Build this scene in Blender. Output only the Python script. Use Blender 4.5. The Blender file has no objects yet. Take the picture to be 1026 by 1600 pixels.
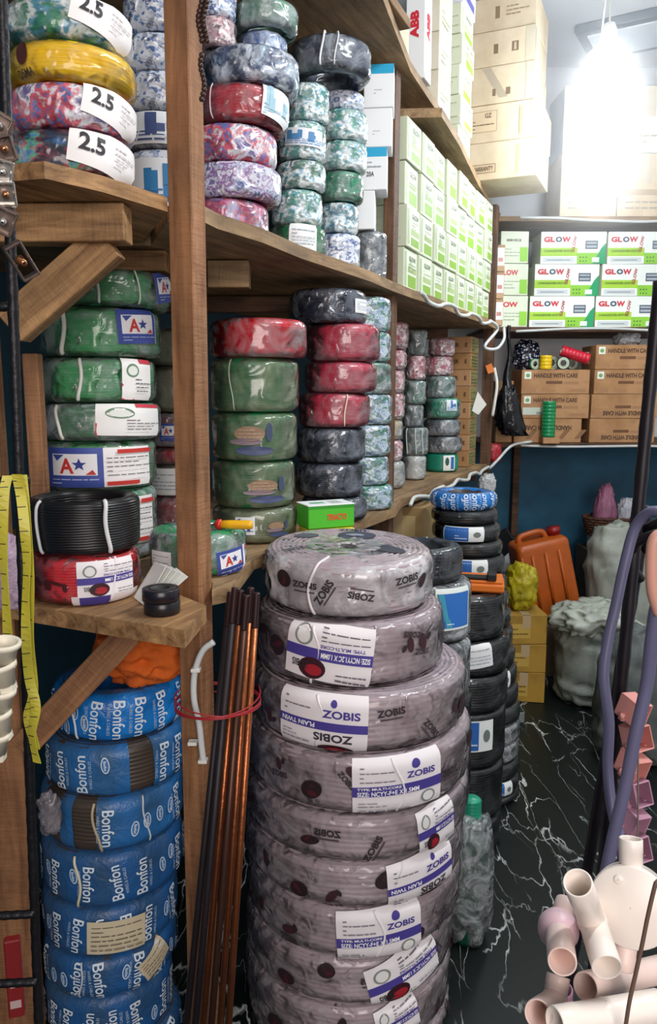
import bpy, bmesh, math, random
from mathutils import Vector, Matrix, noise

# ---------------------------------------------------------------- camera, world, lights
scene = bpy.context.scene
C = scene.collection
random.seed(7)
PITCH = math.radians(9.0)
F = 1200.0
CAMZ = 1.5
cam_d = bpy.data.cameras.new('camera')
cam_d.sensor_fit = 'VERTICAL'
cam_d.sensor_height = 36.0
cam_d.lens = F / 1600 * 36.0
cam_d.clip_start = 0.05
cam = bpy.data.objects.new('camera', cam_d)
C.objects.link(cam)
cam.location = (0, 0, CAMZ)
cam.rotation_euler = (math.radians(90) - PITCH, 0, 0)
scene.camera = cam

scene.view_settings.view_transform = 'Standard'
scene.view_settings.look = 'None'
scene.view_settings.gamma = 1.0
scene.view_settings.use_curve_mapping = False
scene.view_settings.exposure = 0.0

world = bpy.data.worlds.new('world')
scene.world = world
world.use_nodes = True
world.node_tree.nodes['Background'].inputs[0].default_value = (0.80, 0.86, 0.95, 1)
world.node_tree.nodes['Background'].inputs[1].default_value = 0.2

BULB_STRENGTH = 31.0


def area(name, loc, target, size, power, col):
    d = bpy.data.lights.new(name, 'AREA')
    d.shape = 'RECTANGLE'
    d.size, d.size_y = size
    d.energy = power
    d.color = col
    o = bpy.data.objects.new(name, d)
    C.objects.link(o)
    o.location = loc
    o.rotation_euler = (Vector(target) - Vector(loc)).to_track_quat('-Z', 'Y').to_euler()
    return o


area('shopfront_daylight', (0.55, -1.9, 2.05), (0.1, 2.0, 1.0), (1.8, 1.7), 78, (1.0, 0.90, 0.86))
area('overhead_fill', (1.25, 1.3, 3.15), (0.6, 1.9, 1.2), (1.1, 0.12), 38, (0.95, 0.98, 1.0))  # added overhead fill that lightens the upper stacks, not a lamp of the shop


# ---------------------------------------------------------------- measuring helpers (photo 1026 x 1600)
def ray(u, v):
    x = (u - 513) / F
    y = (800 - v) / F
    return Vector((x, math.cos(PITCH) + y * math.sin(PITCH), -math.sin(PITCH) + y * math.cos(PITCH)))


def at(u, v, Y):
    r = ray(u, v)
    return Vector((0, 0, CAMZ)) + r * (Y / r.y)


def onz(u, v, z):
    r = ray(u, v)
    return Vector((0, 0, CAMZ)) + r * ((z - CAMZ) / r.z)


def zof(v, Y):
    return at(513, v, Y).z


def fwd(Y, z):
    return Y * math.cos(PITCH) - (z - CAMZ) * math.sin(PITCH)


# ---------------------------------------------------------------- materials
def lin(h):
    h = h.lstrip('#')
    o = []
    for i in (0, 2, 4):
        c = int(h[i:i + 2], 16) / 255
        o.append(c / 12.92 if c <= 0.04045 else ((c + 0.055) / 1.055) ** 2.4)
    return (*o, 1.0)


MATS = {}


def newmat(name):
    m = bpy.data.materials.new(name)
    m.use_nodes = True
    nt = m.node_tree
    return m, nt, nt.nodes['Principled BSDF'], nt.nodes['Material Output']


def N(nt, t, **kw):
    n = nt.nodes.new(t)
    for k, v in kw.items():
        setattr(n, k, v)
    return n


def noise_tex(nt, scale, detail=3, rough=0.5, mapscale=None, coord='Object', dist=0.0):
    tc = N(nt, 'ShaderNodeTexCoord')
    n = N(nt, 'ShaderNodeTexNoise')
    n.inputs['Scale'].default_value = scale
    n.inputs['Detail'].default_value = detail
    n.inputs['Roughness'].default_value = rough
    n.inputs['Distortion'].default_value = dist
    src = tc.outputs[coord]
    if mapscale:
        mp = N(nt, 'ShaderNodeMapping')
        mp.inputs['Scale'].default_value = mapscale
        nt.links.new(src, mp.inputs[0])
        src = mp.outputs[0]
    nt.links.new(src, n.inputs['Vector'])
    return n


def ramp(nt, src, stops, interp='LINEAR'):
    r = N(nt, 'ShaderNodeValToRGB')
    r.color_ramp.interpolation = interp
    els = r.color_ramp.elements
    while len(els) < len(stops):
        els.new(0.5)
    for e, (p, c) in zip(els, stops):
        e.position = p
        e.color = lin(c) if isinstance(c, str) else (c, c, c, 1)
    nt.links.new(src, r.inputs[0])
    return r


def bump(nt, bsdf, src, strength, dist=0.01):
    b = N(nt, 'ShaderNodeBump')
    b.inputs['Strength'].default_value = strength
    b.inputs['Distance'].default_value = dist
    nt.links.new(src, b.inputs['Height'])
    nt.links.new(b.outputs[0], bsdf.inputs['Normal'])


def plain(name, col, rough=0.5, metal=0.0, var=0.0, spec=None, bmp=0.0, bscale=60):
    """One colour with a slight natural unevenness."""
    if name in MATS:
        return MATS[name]
    m, nt, b, out = newmat(name)
    c = lin(col)
    b.inputs['Base Color'].default_value = c
    b.inputs['Roughness'].default_value = rough
    b.inputs['Metallic'].default_value = metal
    if spec is not None:
        b.inputs['Specular IOR Level'].default_value = spec
    if var > 0:
        n = noise_tex(nt, 14, 4)
        mx = N(nt, 'ShaderNodeMixRGB', blend_type='MULTIPLY')
        mx.inputs[0].default_value = var
        mx.inputs[1].default_value = c
        r = ramp(nt, n.outputs[0], [(0.3, 0.35), (0.7, 1.0)])
        nt.links.new(r.outputs[0], mx.inputs[2])
        nt.links.new(mx.outputs[0], b.inputs['Base Color'])
    if bmp > 0:
        n2 = noise_tex(nt, bscale, 4)
        bump(nt, b, n2.outputs[0], bmp)
    MATS[name] = m
    return m


def wire(col, rough=0.38):
    return plain('wire_' + col, col, rough, var=0.35)


def wrap(name, tint='#e9eef2', lo=0.10, hi=0.62, scale=16, rough=0.30, prints=None, pcover=0.5, pscale=11, palpha=0.88, pstretch=(1, 1, 1), gloss=1.25):
    """Crinkled film: see-through with cloudy folds and a shiny surface; PRINTS lays printed ink over it in patches."""
    if name in MATS:
        return MATS[name]
    m, nt, b, out = newmat(name)
    b.inputs['Base Color'].default_value = lin(tint)
    b.inputs['Roughness'].default_value = rough
    b.inputs['Specular IOR Level'].default_value = 0.3
    tr = N(nt, 'ShaderNodeBsdfTransparent')
    mix = N(nt, 'ShaderNodeMixShader')
    n = noise_tex(nt, scale, 5, 0.68, dist=1.2)
    r = ramp(nt, n.outputs[0], [(0.42, lo), (0.72, hi)])
    fac = r.outputs[0]
    if prints:
        p = noise_tex(nt, pscale * 1.7, 4, 0.6, mapscale=pstretch, dist=0.25)
        stops = []
        k = len(prints)
        for i, c in enumerate(prints):
            q = 0.36 + 0.28 * i / max(1, k - 1)
            stops += [(max(0, q - 0.012), c), (q + 0.02, c)]
        rc = ramp(nt, p.outputs[0], stops)
        # a milky cast where the film stands off
        mw = N(nt, 'ShaderNodeMixRGB')
        mw.inputs[2].default_value = lin(tint)
        rm = ramp(nt, n.outputs[0], [(0.48, 0.08), (0.7, 0.6)])
        nt.links.new(rm.outputs[0], mw.inputs[0])
        nt.links.new(rc.outputs[0], mw.inputs[1])
        nt.links.new(mw.outputs[0], b.inputs['Base Color'])
        q = noise_tex(nt, pscale * 1.2, 4, 0.6, mapscale=tuple(x * 1.1 for x in pstretch), dist=0.2)
        rq = ramp(nt, q.outputs[0], [(1 - pcover - 0.07, 0.0), (1 - pcover + 0.07, palpha)])
        mxx = N(nt, 'ShaderNodeMath', operation='MAXIMUM')
        nt.links.new(rq.outputs[0], mxx.inputs[0])
        nt.links.new(fac, mxx.inputs[1])
        fac = mxx.outputs[0]
    n2 = noise_tex(nt, scale * 1.8, 4, 0.55, dist=0.9)
    n2.noise_type = 'RIDGED_MULTIFRACTAL'
    bp = N(nt, 'ShaderNodeBump')
    bp.inputs['Strength'].default_value = 0.9
    bp.inputs['Distance'].default_value = 0.010
    nt.links.new(n2.outputs[0], bp.inputs['Height'])
    nt.links.new(bp.outputs[0], b.inputs['Normal'])
    nt.links.new(fac, mix.inputs[0])
    nt.links.new(tr.outputs[0], mix.inputs[1])
    nt.links.new(b.outputs[0], mix.inputs[2])
    gl = N(nt, 'ShaderNodeBsdfGlossy')
    gl.inputs['Roughness'].default_value = 0.15
    nt.links.new(bp.outputs[0], gl.inputs['Normal'])
    fr = N(nt, 'ShaderNodeFresnel')
    fr.inputs['IOR'].default_value = 1.5
    nt.links.new(bp.outputs[0], fr.inputs['Normal'])
    mu = N(nt, 'ShaderNodeMath', operation='MULTIPLY')
    mu.use_clamp = True
    mu.inputs[1].default_value = gloss
    nt.links.new(fr.outputs[0], mu.inputs[0])
    mix2 = N(nt, 'ShaderNodeMixShader')
    nt.links.new(mu.outputs[0], mix2.inputs[0])
    nt.links.new(mix.outputs[0], mix2.inputs[1])
    nt.links.new(gl.outputs[0], mix2.inputs[2])
    nt.links.new(mix2.outputs[0], out.inputs['Surface'])
    MATS[name] = m
    return m


def film(name, col, rough=0.25, dirt=None, scale=9, bmp=0.5):
    """Opaque printed film with creases and dust."""
    if name in MATS:
        return MATS[name]
    m, nt, b, out = newmat(name)
    b.inputs['Roughness'].default_value = rough
    n = noise_tex(nt, scale, 5, 0.6, dist=0.5)
    r = ramp(nt, n.outputs[0], [(0.36, dirt or col), (0.60, col)])
    nt.links.new(r.outputs[0], b.inputs['Base Color'])
    n2 = noise_tex(nt, scale * 4, 4, 0.6, dist=0.9)
    bump(nt, b, n2.outputs[0], bmp, 0.012)
    MATS[name] = m
    return m


def wood(name, dark, light, rough=0.7):
    if name in MATS:
        return MATS[name]
    m, nt, b, out = newmat(name)
    n = noise_tex(nt, 5, 6, 0.65, mapscale=(0.9, 9, 9), dist=0.6)
    r = ramp(nt, n.outputs[0], [(0.32, dark), (0.66, light)])
    n2 = noise_tex(nt, 3.0, 3, 0.6, mapscale=(1.6, 2.5, 2.5))
    r2 = ramp(nt, n2.outputs[0], [(0.34, 0.55), (0.6, 1.0)])
    mx = N(nt, 'ShaderNodeMixRGB', blend_type='MULTIPLY')
    mx.inputs[0].default_value = 0.8
    nt.links.new(r.outputs[0], mx.inputs[1])
    nt.links.new(r2.outputs[0], mx.inputs[2])
    nt.links.new(mx.outputs[0], b.inputs['Base Color'])
    b.inputs['Roughness'].default_value = rough
    n3 = noise_tex(nt, 30, 4, 0.6, mapscale=(3.5, 0.7, 0.7))
    bump(nt, b, n3.outputs[0], 0.5, 0.006)
    MATS[name] = m
    return m


def cardboard(name, col, dark):
    if name in MATS:
        return MATS[name]
    m, nt, b, out = newmat(name)
    n = noise_tex(nt, 6, 5, 0.6)
    r = ramp(nt, n.outputs[0], [(0.3, dark), (0.6, col)])
    nt.links.new(r.outputs[0], b.inputs['Base Color'])
    b.inputs['Roughness'].default_value = 0.75
    MATS[name] = m
    return m


def fabric(name, col, dark, rough=0.7, scale=10, weave=220, bs=0.35):
    if name in MATS:
        return MATS[name]
    m, nt, b, out = newmat(name)
    n = noise_tex(nt, scale, 5, 0.6)
    r = ramp(nt, n.outputs[0], [(0.3, dark), (0.62, col)])
    nt.links.new(r.outputs[0], b.inputs['Base Color'])
    b.inputs['Roughness'].default_value = rough
    n2 = noise_tex(nt, weave, 2)
    bump(nt, b, n2.outputs[0], bs, 0.004)
    MATS[name] = m
    return m


def emitter(name, col, strength):
    m, nt, b, out = newmat(name)
    e = N(nt, 'ShaderNodeEmission')
    e.inputs[0].default_value = lin(col)
    e.inputs[1].default_value = strength
    nt.links.new(e.outputs[0], out.inputs['Surface'])
    MATS[name] = m
    return m


def marble():
    m, nt, b, out = newmat('dark_marble_vinyl')
    tc = N(nt, 'ShaderNodeTexCoord')
    # veins run in two slanting families, broken up by noise
    def vein(rot, scale, sx, wid, seed):
        mp = N(nt, 'ShaderNodeMapping')
        mp.inputs['Rotation'].default_value = (0, 0, math.radians(rot))
        mp.inputs['Location'].default_value = (seed, seed * 0.7, 0)
        mp.inputs['Scale'].default_value = (1.0, sx, 1.0)
        nt.links.new(tc.outputs['Object'], mp.inputs[0])
        dn = N(nt, 'ShaderNodeTexNoise')
        dn.inputs['Scale'].default_value = 9.0
        dn.inputs['Detail'].default_value = 6
        nt.links.new(mp.outputs[0], dn.inputs['Vector'])
        add = N(nt, 'ShaderNodeMixRGB', blend_type='ADD')
        add.inputs[0].default_value = 0.16
        nt.links.new(mp.outputs[0], add.inputs[1])
        nt.links.new(dn.outputs['Color'], add.inputs[2])
        vo = N(nt, 'ShaderNodeTexVoronoi', feature='DISTANCE_TO_EDGE')
        vo.inputs['Scale'].default_value = scale
        nt.links.new(add.outputs[0], vo.inputs['Vector'])
        r = ramp(nt, vo.outputs['Distance'], [(0.0, 1.0), (wid, 0.0)])
        # fade in and out along the vein
        n = N(nt, 'ShaderNodeTexNoise')
        n.inputs['Scale'].default_value = 7.0
        n.inputs['Detail'].default_value = 3
        nt.links.new(mp.outputs[0], n.inputs['Vector'])
        r2 = ramp(nt, n.outputs[0], [(0.46, 0.0), (0.60, 1.0)])
        mu = N(nt, 'ShaderNodeMath', operation='MULTIPLY')
        nt.links.new(r.outputs[0], mu.inputs[0])
        nt.links.new(r2.outputs[0], mu.inputs[1])
        return mu.outputs[0]
    a = vein(48, 5.2, 0.30, 0.013, 0.0)
    c = vein(-30, 4.6, 0.34, 0.012, 3.1)
    f3 = vein(24, 9.5, 0.28, 0.010, 7.3)
    mx0 = N(nt, 'ShaderNodeMath', operation='MAXIMUM')
    nt.links.new(a, mx0.inputs[0])
    nt.links.new(f3, mx0.inputs[1])
    mxm = N(nt, 'ShaderNodeMath', operation='MAXIMUM')
    nt.links.new(mx0.outputs[0], mxm.inputs[0])
    nt.links.new(c, mxm.inputs[1])
    mx = N(nt, 'ShaderNodeMixRGB')
    mx.inputs[1].default_value = lin('#121a19')
    mx.inputs[2].default_value = lin('#d5dbd8')
    nt.links.new(mxm.outputs[0], mx.inputs[0])
    nt.links.new(mx.outputs[0], b.inputs['Base Color'])
    b.inputs['Roughness'].default_value = 0.42
    b.inputs['Specular IOR Level'].default_value = 0.3
    MATS['marble'] = m
    return m


# ---------------------------------------------------------------- mesh helpers
class MB:
    def __init__(s):
        s.v, s.f, s.m, s.sm = [], [], [], []

    def add(s, verts, faces, mi=0, smooth=True):
        o = len(s.v)
        s.v += [tuple(p) for p in verts]
        s.f += [tuple(i + o for i in f) for f in faces]
        s.m += [mi] * len(faces)
        s.sm += [smooth] * len(faces)

    def build(s, name, mats, parent=None, loc=None, rot=None):
        me = bpy.data.meshes.new(name)
        me.from_pydata(s.v, [], s.f)
        if not isinstance(mats, (list, tuple)):
            mats = [mats]
        for m in mats:
            me.materials.append(m)
        me.polygons.foreach_set('material_index', s.m)
        me.polygons.foreach_set('use_smooth', s.sm)
        me.update()
        o = bpy.data.objects.new(name, me)
        C.objects.link(o)
        if parent is not None:
            o.parent = parent
        if loc is not None:
            o.location = loc
        if rot is not None:
            o.rotation_euler = rot
        return o


def tag(o, label=None, cat=None, group=None, kind=None):
    if label:
        o['label'] = label
    if cat:
        o['category'] = cat
    if group:
        o['group'] = group
    if kind:
        o['kind'] = kind
    return o


def empty(name, loc, rot=(0, 0, 0)):
    o = bpy.data.objects.new(name, None)
    C.objects.link(o)
    o.empty_display_size = 0.05
    o.location = loc
    o.rotation_euler = rot
    return o


def lathe(mb, prof, segs=48, mi=0, closed=False, wob=None, a0=0.0, a1=2 * math.pi, smooth=True):
    """Profile (r, z) turned about local Z; angle 0 faces local -Y (towards the aisle)."""
    full = abs(a1 - a0 - 2 * math.pi) < 1e-6
    n = segs if full else segs + 1
    k = len(prof)
    vs = []
    for i in range(n):
        a = a0 + (a1 - a0) * i / segs
        sa, ca = math.sin(a), math.cos(a)
        for j, (r, z) in enumerate(prof):
            if wob:
                r, z = wob(a, r, z, j)
            vs.append((r * sa, -r * ca, z))
    fs = []
    for i in range(segs):
        i2 = (i + 1) % n
        for j in range(k if closed else k - 1):
            j2 = (j + 1) % k
            fs.append((i * k + j, i2 * k + j, i2 * k + j2, i * k + j2))
    mb.add(vs, fs, mi, smooth)


def tube(mb, pts, r, segs=8, mi=0, cap=True, radii=None):
    pts = [Vector(p) for p in pts]
    n = len(pts)
    vs = []
    up = None
    for i, p in enumerate(pts):
        t = (pts[min(i + 1, n - 1)] - pts[max(i - 1, 0)]).normalized()
        if up is None:
            up = t.orthogonal().normalized()
        up = (up - t * up.dot(t)).normalized()
        b = t.cross(up)
        rr = radii[i] if radii else r
        for k in range(segs):
            a = 2 * math.pi * k / segs
            vs.append(p + (up * math.cos(a) + b * math.sin(a)) * rr)
    fs = []
    for i in range(n - 1):
        for k in range(segs):
            k2 = (k + 1) % segs
            fs.append((i * segs + k, i * segs + k2, (i + 1) * segs + k2, (i + 1) * segs + k))
    if cap:
        fs.append(tuple(range(segs - 1, -1, -1)))
        fs.append(tuple((n - 1) * segs + k for k in range(segs)))
    mb.add(vs, fs, mi)


def smooth_path(pts, n=6):
    """Catmull-Rom through the points."""
    P = [Vector(p) for p in pts]
    P = [P[0] * 2 - P[1]] + P + [P[-1] * 2 - P[-2]]
    out = []
    for i in range(1, len(P) - 2):
        for k in range(n):
            t = k / n
            a, b, c, d = P[i - 1], P[i], P[i + 1], P[i + 2]
            out.append(0.5 * ((2 * b) + (c - a) * t + (2 * a - 5 * b + 4 * c - d) * t * t + (3 * b - a - 3 * c + d) * t ** 3))
    out.append(P[-2])
    return out


def bbox(mb, x0, x1, y0, y1, z0, z1, mi=0, bev=0.003):
    """Box with chamfered edges."""
    bm = bmesh.new()
    bmesh.ops.create_cube(bm, size=1.0)
    for v in bm.verts:
        v.co = Vector(((x0 + x1) / 2 + v.co.x * (x1 - x0), (y0 + y1) / 2 + v.co.y * (y1 - y0), (z0 + z1) / 2 + v.co.z * (z1 - z0)))
    if bev > 0:
        bmesh.ops.bevel(bm, geom=list(bm.edges), offset=min(bev, 0.3 * min(x1 - x0, y1 - y0, z1 - z0)), segments=1, affect='EDGES')
    bm.verts.index_update()
    mb.add([v.co[:] for v in bm.verts], [[v.index for v in f.verts] for f in bm.faces], mi, False)
    bm.free()


def prism(mb, poly, z0, z1, mi=0, bev=0.0):
    """Vertical prism over a counter-clockwise polygon."""
    n = len(poly)
    vs = [(p[0], p[1], z0) for p in poly] + [(p[0], p[1], z1) for p in poly]
    fs = [tuple(range(n - 1, -1, -1)), tuple(range(n, 2 * n))]
    for i in range(n):
        j = (i + 1) % n
        fs.append((i, j, n + j, n + i))
    mb.add(vs, fs, mi, False)


def board(name, p0, p1, w, t, mat, parent=None, side=None, bev=0.002, ragged=0.0):
    """Sawn timber from p0 to p1 (its axis); w across SIDE, t across the third direction; grain runs along local X."""
    p0, p1 = Vector(p0), Vector(p1)
    ax = (p1 - p0).normalized()
    s = Vector(side) if side else Vector((0, 0, 1))
    s = (s - ax * s.dot(ax)).normalized()
    third = ax.cross(s)
    L = (p1 - p0).length
    mb = MB()
    n = max(1, int(L / 0.08)) if ragged else 1
    bbox(mb, 0, L, -w / 2, w / 2, -t / 2, t / 2, 0, bev)
    o = mb.build(name, mat, parent)
    M = Matrix((ax, s, third)).transposed().to_4x4()
    M.translation = p0
    o.matrix_local = M
    return o


# ---------------------------------------------------------------- lettering and printed marks
_tc = {}


def text_tris(s, bold):
    key = (s, bold)
    if key in _tc:
        return _tc[key]
    cu = bpy.data.curves.new('lettering', 'FONT')
    cu.body = s
    cu.size = 1.0
    cu.offset = bold
    cu.resolution_u = 3
    cu.fill_mode = 'FRONT'
    ob = bpy.data.objects.new('lettering', cu)
    me = bpy.data.meshes.new_from_object(ob)
    me.calc_loop_triangles()
    vs = [v.co.copy() for v in me.vertices]
    ts = [tuple(t.vertices) for t in me.loop_triangles]
    bpy.data.objects.remove(ob)
    bpy.data.curves.remove(cu)
    bpy.data.meshes.remove(me)
    if vs:
        x0, x1 = min(v.x for v in vs), max(v.x for v in vs)
        y0, y1 = min(v.y for v in vs), max(v.y for v in vs)
        vs = [((v.x - (x0 + x1) / 2), (v.y - (y0 + y1) / 2)) for v in vs]
        dims = (x1 - x0, y1 - y0)
    else:
        dims = (1, 1)
    _tc[key] = (vs, ts, dims)
    return _tc[key]


class Slots:
    def __init__(s, *mats):
        s.l = list(mats)

    def __call__(s, m):
        if m not in s.l:
            s.l.append(m)
        return s.l.index(m)


INK = {}


def ink(c):
    if c not in INK:
        INK[c] = plain('ink_' + c.lstrip('#'), c, 0.55)
    return INK[c]


def decal(mb, slots, els, mapper, step=0.00022, seg=0.012, segy=9.0):
    """Printed marks on a surface. els in local metres:
    ('r',x0,y0,x1,y1,col) ('t',text,cx,cy,w,h,col[,rot,flip,bold]) ('e',cx,cy,rx,ry,col) ('p',[(x,y)..],col)"""
    for i, e in enumerate(els):
        k = step * (i + 1)
        t = e[0]
        if t == 'r':
            _, x0, y0, x1, y1, c = e
            n = max(1, int(math.ceil(abs(x1 - x0) / seg)))
            q = max(1, int(math.ceil(abs(y1 - y0) / segy)))
            vs, fs = [], []
            for a in range(n + 1):
                x = x0 + (x1 - x0) * a / n
                vs += [mapper(x, y0 + (y1 - y0) * b / q, k) for b in range(q + 1)]
            for a in range(n):
                for b in range(q):
                    o = a * (q + 1) + b
                    fs.append((o, o + q + 1, o + q + 2, o + 1))
            mb.add(vs, fs, slots(ink(c) if isinstance(c, str) else c), True)
        elif t == 't':
            s, cx, cy, w, h, c = e[1:7]
            rot = e[7] if len(e) > 7 else 0
            flip = e[8] if len(e) > 8 else False
            bold = e[9] if len(e) > 9 else 0.02
            vs, ts, (tw, th) = text_tris(s, bold)
            sx, sy = w / max(tw, 1e-4), h / max(th, 1e-4)
            ca, sa = math.cos(math.radians(rot)), math.sin(math.radians(rot))
            pts = []
            for (x, y) in vs:
                x, y = x * sx * (-1 if flip else 1), y * sy
                pts.append(mapper(cx + x * ca - y * sa, cy + x * sa + y * ca, k + 0.0008))
            fs = [tr if not flip else tr[::-1] for tr in ts]
            mb.add(pts, fs, slots(ink(c)), False)
        elif t == 'e':
            _, cx, cy, rx, ry, c = e[:6]
            rot = math.radians(e[6]) if len(e) > 6 else 0
            n = 20
            pts = [mapper(cx, cy, k)]
            for a in range(n):
                x, y = rx * math.cos(2 * math.pi * a / n), ry * math.sin(2 * math.pi * a / n)
                pts.append(mapper(cx + x * math.cos(rot) - y * math.sin(rot), cy + x * math.sin(rot) + y * math.cos(rot), k))
            fs = [(0, 1 + a, 1 + (a + 1) % n) for a in range(n)]
            mb.add(pts, fs, slots(ink(c) if isinstance(c, str) else c), True)
        elif t == 'p':
            _, ps, c = e
            mb.add([mapper(x, y, k) for x, y in ps], [tuple(range(len(ps)))], slots(ink(c)), False)


def lines(x0, y0, x1, y1, n, col, seed=0, th=0.3):
    """n rows of small print, as short ruled strokes."""
    rnd = random.Random(seed)
    out = []
    dy = (y1 - y0) / n
    for i in range(n):
        y = y1 - dy * (i + 0.5)
        x = x0
        while x < x1 - 0.002:
            w = rnd.uniform(0.08, 0.25) * (x1 - x0)
            xe = min(x1, x + w)
            out.append(('r', x, y - dy * th / 2, xe, y + dy * th / 2, col))
            x = xe + 0.03 * (x1 - x0)
            if rnd.random() < 0.12:
                break
    return out


# label designs: functions of (w, h) -> elements
PUR = '#4a3f94'
def d_size(txt='2.5'):
    def f(w, h):
        return [('r', 0, 0, w, h, '#f3f0ee'), ('t', txt, w * .26, h * .56, w * .30, h * .44, '#2a2a30', 0, False, .03)] + \
            lines(w * .55, h * .2, w * .9, h * .8, 4, '#c9c2c6', 3)
    return f


def d_astar(split=.5):
    def f(w, h):
        b = w * split
        e = [('r', 0, 0, w, h, '#f2efee'), ('r', 0, 0, b, h, '#3c4f9e'), ('r', b * .1, h * .3, b * .9, h * .86, '#f0eff2'),
             ('t', 'A', b * .38, h * .55, b * .26, h * .40, '#c8352f', 0, False, .03), ('p', star(b * .6, h * .58, b * .13, h * .17), '#2f3f8f'),
             ('p', [(b * .12, h * .84), (b * .34, h * .84), (b * .2, h * .68)], '#3c4f9e'),
             ('p', [(b * .88, h * .32), (b * .7, h * .32), (b * .82, h * .45)], '#c8352f')]
        e += lines(b * .1, h * .06, b * .92, h * .24, 2, '#aab4dd', 5)
        if split < .95:
            e += [('r', b + (w - b) * .25, h * .86, w, h * .95, '#c8352f'), ('r', b + (w - b) * .05, h * .05, w * .85, h * .13, '#c8352f')]
            e += lines(b * 1.05, h * .25, w * .95, h * .8, 5, '#6a6660', 8, .22)
        return e
    return f


def star(cx, cy, rx, ry):
    return [(cx + (1 if i % 2 == 0 else .42) * rx * math.sin(i * math.pi / 5), cy + (1 if i % 2 == 0 else .42) * ry * math.cos(i * math.pi / 5)) for i in range(10)]


def d_seal(w, h):
    return [('r', 0, 0, w, h, '#f4f2ef'), ('e', w * .32, h * .72, w * .2, h * .17, '#6d8f70'), ('e', w * .32, h * .72, w * .15, h * .12, '#e9ece6'),
            ('p', [(0, 0), (w * .42, 0), (0, h * .4)], '#d0384a'), ('r', w * .55, h * .9, w, h * .99, '#d0384a')] + lines(w * .4, h * .15, w * .95, h * .55, 4, '#55524f', 2, .25)


def d_zobis(kind=0):
    def f(w, h):
        e = [('r', 0, 0, w, h, '#f1ecee')]
        if kind == 0:      # seal and size band, upside down
            e += [('e', w * .2, h * .74, w * .11, h * .17, '#8d938f'), ('e', w * .2, h * .74, w * .08, h * .13, '#ecebe8'),
                  ('r', 0, h * .36, w, h * .56, PUR), ('t', 'SIZE: NCYY1.2C X 1.0MM', w * .7, h * .46, w * .54, h * .10, '#ffffff', 180),
                  ('t', 'TYPE: MULTI-CORE', w * .66, h * .62, w * .5, h * .06, PUR, 180),
                  ('e', w * .34, h * .2, w * .16, h * .19, '#3a1420'), ('e', w * .36, h * .17, w * .1, h * .10, '#a51f2c'),
                  ('t', 'ZOBIS', w * .2, h * .24, w * .2, h * .13, '#2b2b2b', 180)]
            e += lines(w * .42, h * .7, w * .95, h * .94, 4, '#6a6570', 4, .3) + lines(w * .62, h * .05, w * .94, h * .2, 2, '#6a6570', 6, .3)
        elif kind == 1:    # ZOBIS at the top, band in the middle
            e += [('e', w * .64, h * .86, w * .035, h * .06, PUR), ('t', 'ZOBIS', w * .72, h * .68, w * .40, h * .15, PUR, 0, False, .03), ('r', 0, h * .36, w, h * .52, PUR),
                  ('t', 'PLAIN TWIN', w * .24, h * .44, w * .4, h * .09, '#ffffff', 180), ('t', 'ZOBIS', w * .64, h * .24, w * .42, h * .15, '#3a3340', 180, False, .03),
                  ('e', w * .66, h * .03, w * .2, h * .09, '#3a1420'), ('e', w * .66, h * .03, w * .1, h * .05, '#a51f2c')]
            e += lines(w * .08, h * .6, w * .4, h * .9, 3, '#8a8490', 4, .25) + lines(w * .06, h * .05, w * .4, h * .28, 4, '#8a8490', 7, .25)
        else:              # ZOBIS to the side, size band
            e += [('e', w * .68, h * .84, w * .05, h * .08, PUR), ('t', 'ZOBIS', w * .74, h * .66, w * .34, h * .13, PUR, 0, False, .03), ('r', 0, h * .30, w, h * .50, PUR),
                  ('t', 'SIZE: NCYY-F+E X 1.5MM', w * .38, h * .36, w * .66, h * .09, '#ffffff'), ('t', 'TYPE: MULTI-CORE', w * .28, h * .46, w * .46, h * .05, '#ffffff'),
                  ('e', w * .82, h * .16, w * .09, h * .12, '#8d938f'), ('e', w * .82, h * .16, w * .065, h * .09, '#ecebe8')]
            e += lines(w * .08, h * .56, w * .44, h * .9, 4, '#8a8490', 4, .25) + lines(w * .06, h * .05, w * .6, h * .22, 3, '#8a8490', 7, .25)
        return e
    return f


def d_blue(w, h):
    return [('r', 0, 0, w, h, '#e9f0ee'), ('r', w * .02, h * .04, w * .62, h * .96, '#2b66b4'), ('p', [(w * .02, h * .04), (w * .2, h * .04), (w * .02, h * .96)], '#9ac24b'),
            ('p', [(w * .2, h * .04), (w * .34, h * .04), (w * .14, h * .96), (w * .02, h * .96)], '#3f9c9c'), ('e', w * .82, h * .5, w * .09, h * .2, '#6f7a75')] + \
        lines(w * .3, h * .15, w * .58, h * .5, 2, '#d5e2f5', 2)


def d_bluecard(w, h):
    return [('r', 0, 0, w, h, '#dfe9e4'), ('r', w * .03, h * .05, w * .97, h * .9, '#2d6fc0'), ('p', [(w * .03, h * .05), (w * .32, h * .05), (w * .03, h * .9)], '#b9cf57'),
            ('p', [(w * .3, h * .05), (w * .45, h * .05), (w * .2, h * .9), (w * .06, h * .9)], '#3f9bb0')] + lines(w * .3, h * .1, w * .8, h * .2, 1, '#cfe0f5', 2)


def d_paper(w, h):
    return [('r', 0, 0, w, h, '#d3c6a8')] + lines(w * .08, h * .12, w * .92, h * .88, 6, '#6a6250', 5, .22)


def d_white(w, h):
    return [('r', 0, 0, w, h, '#eef0ef')] + lines(w * .1, h * .15, w * .9, h * .85, 5, '#9fb0bd', 5, .3)


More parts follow.
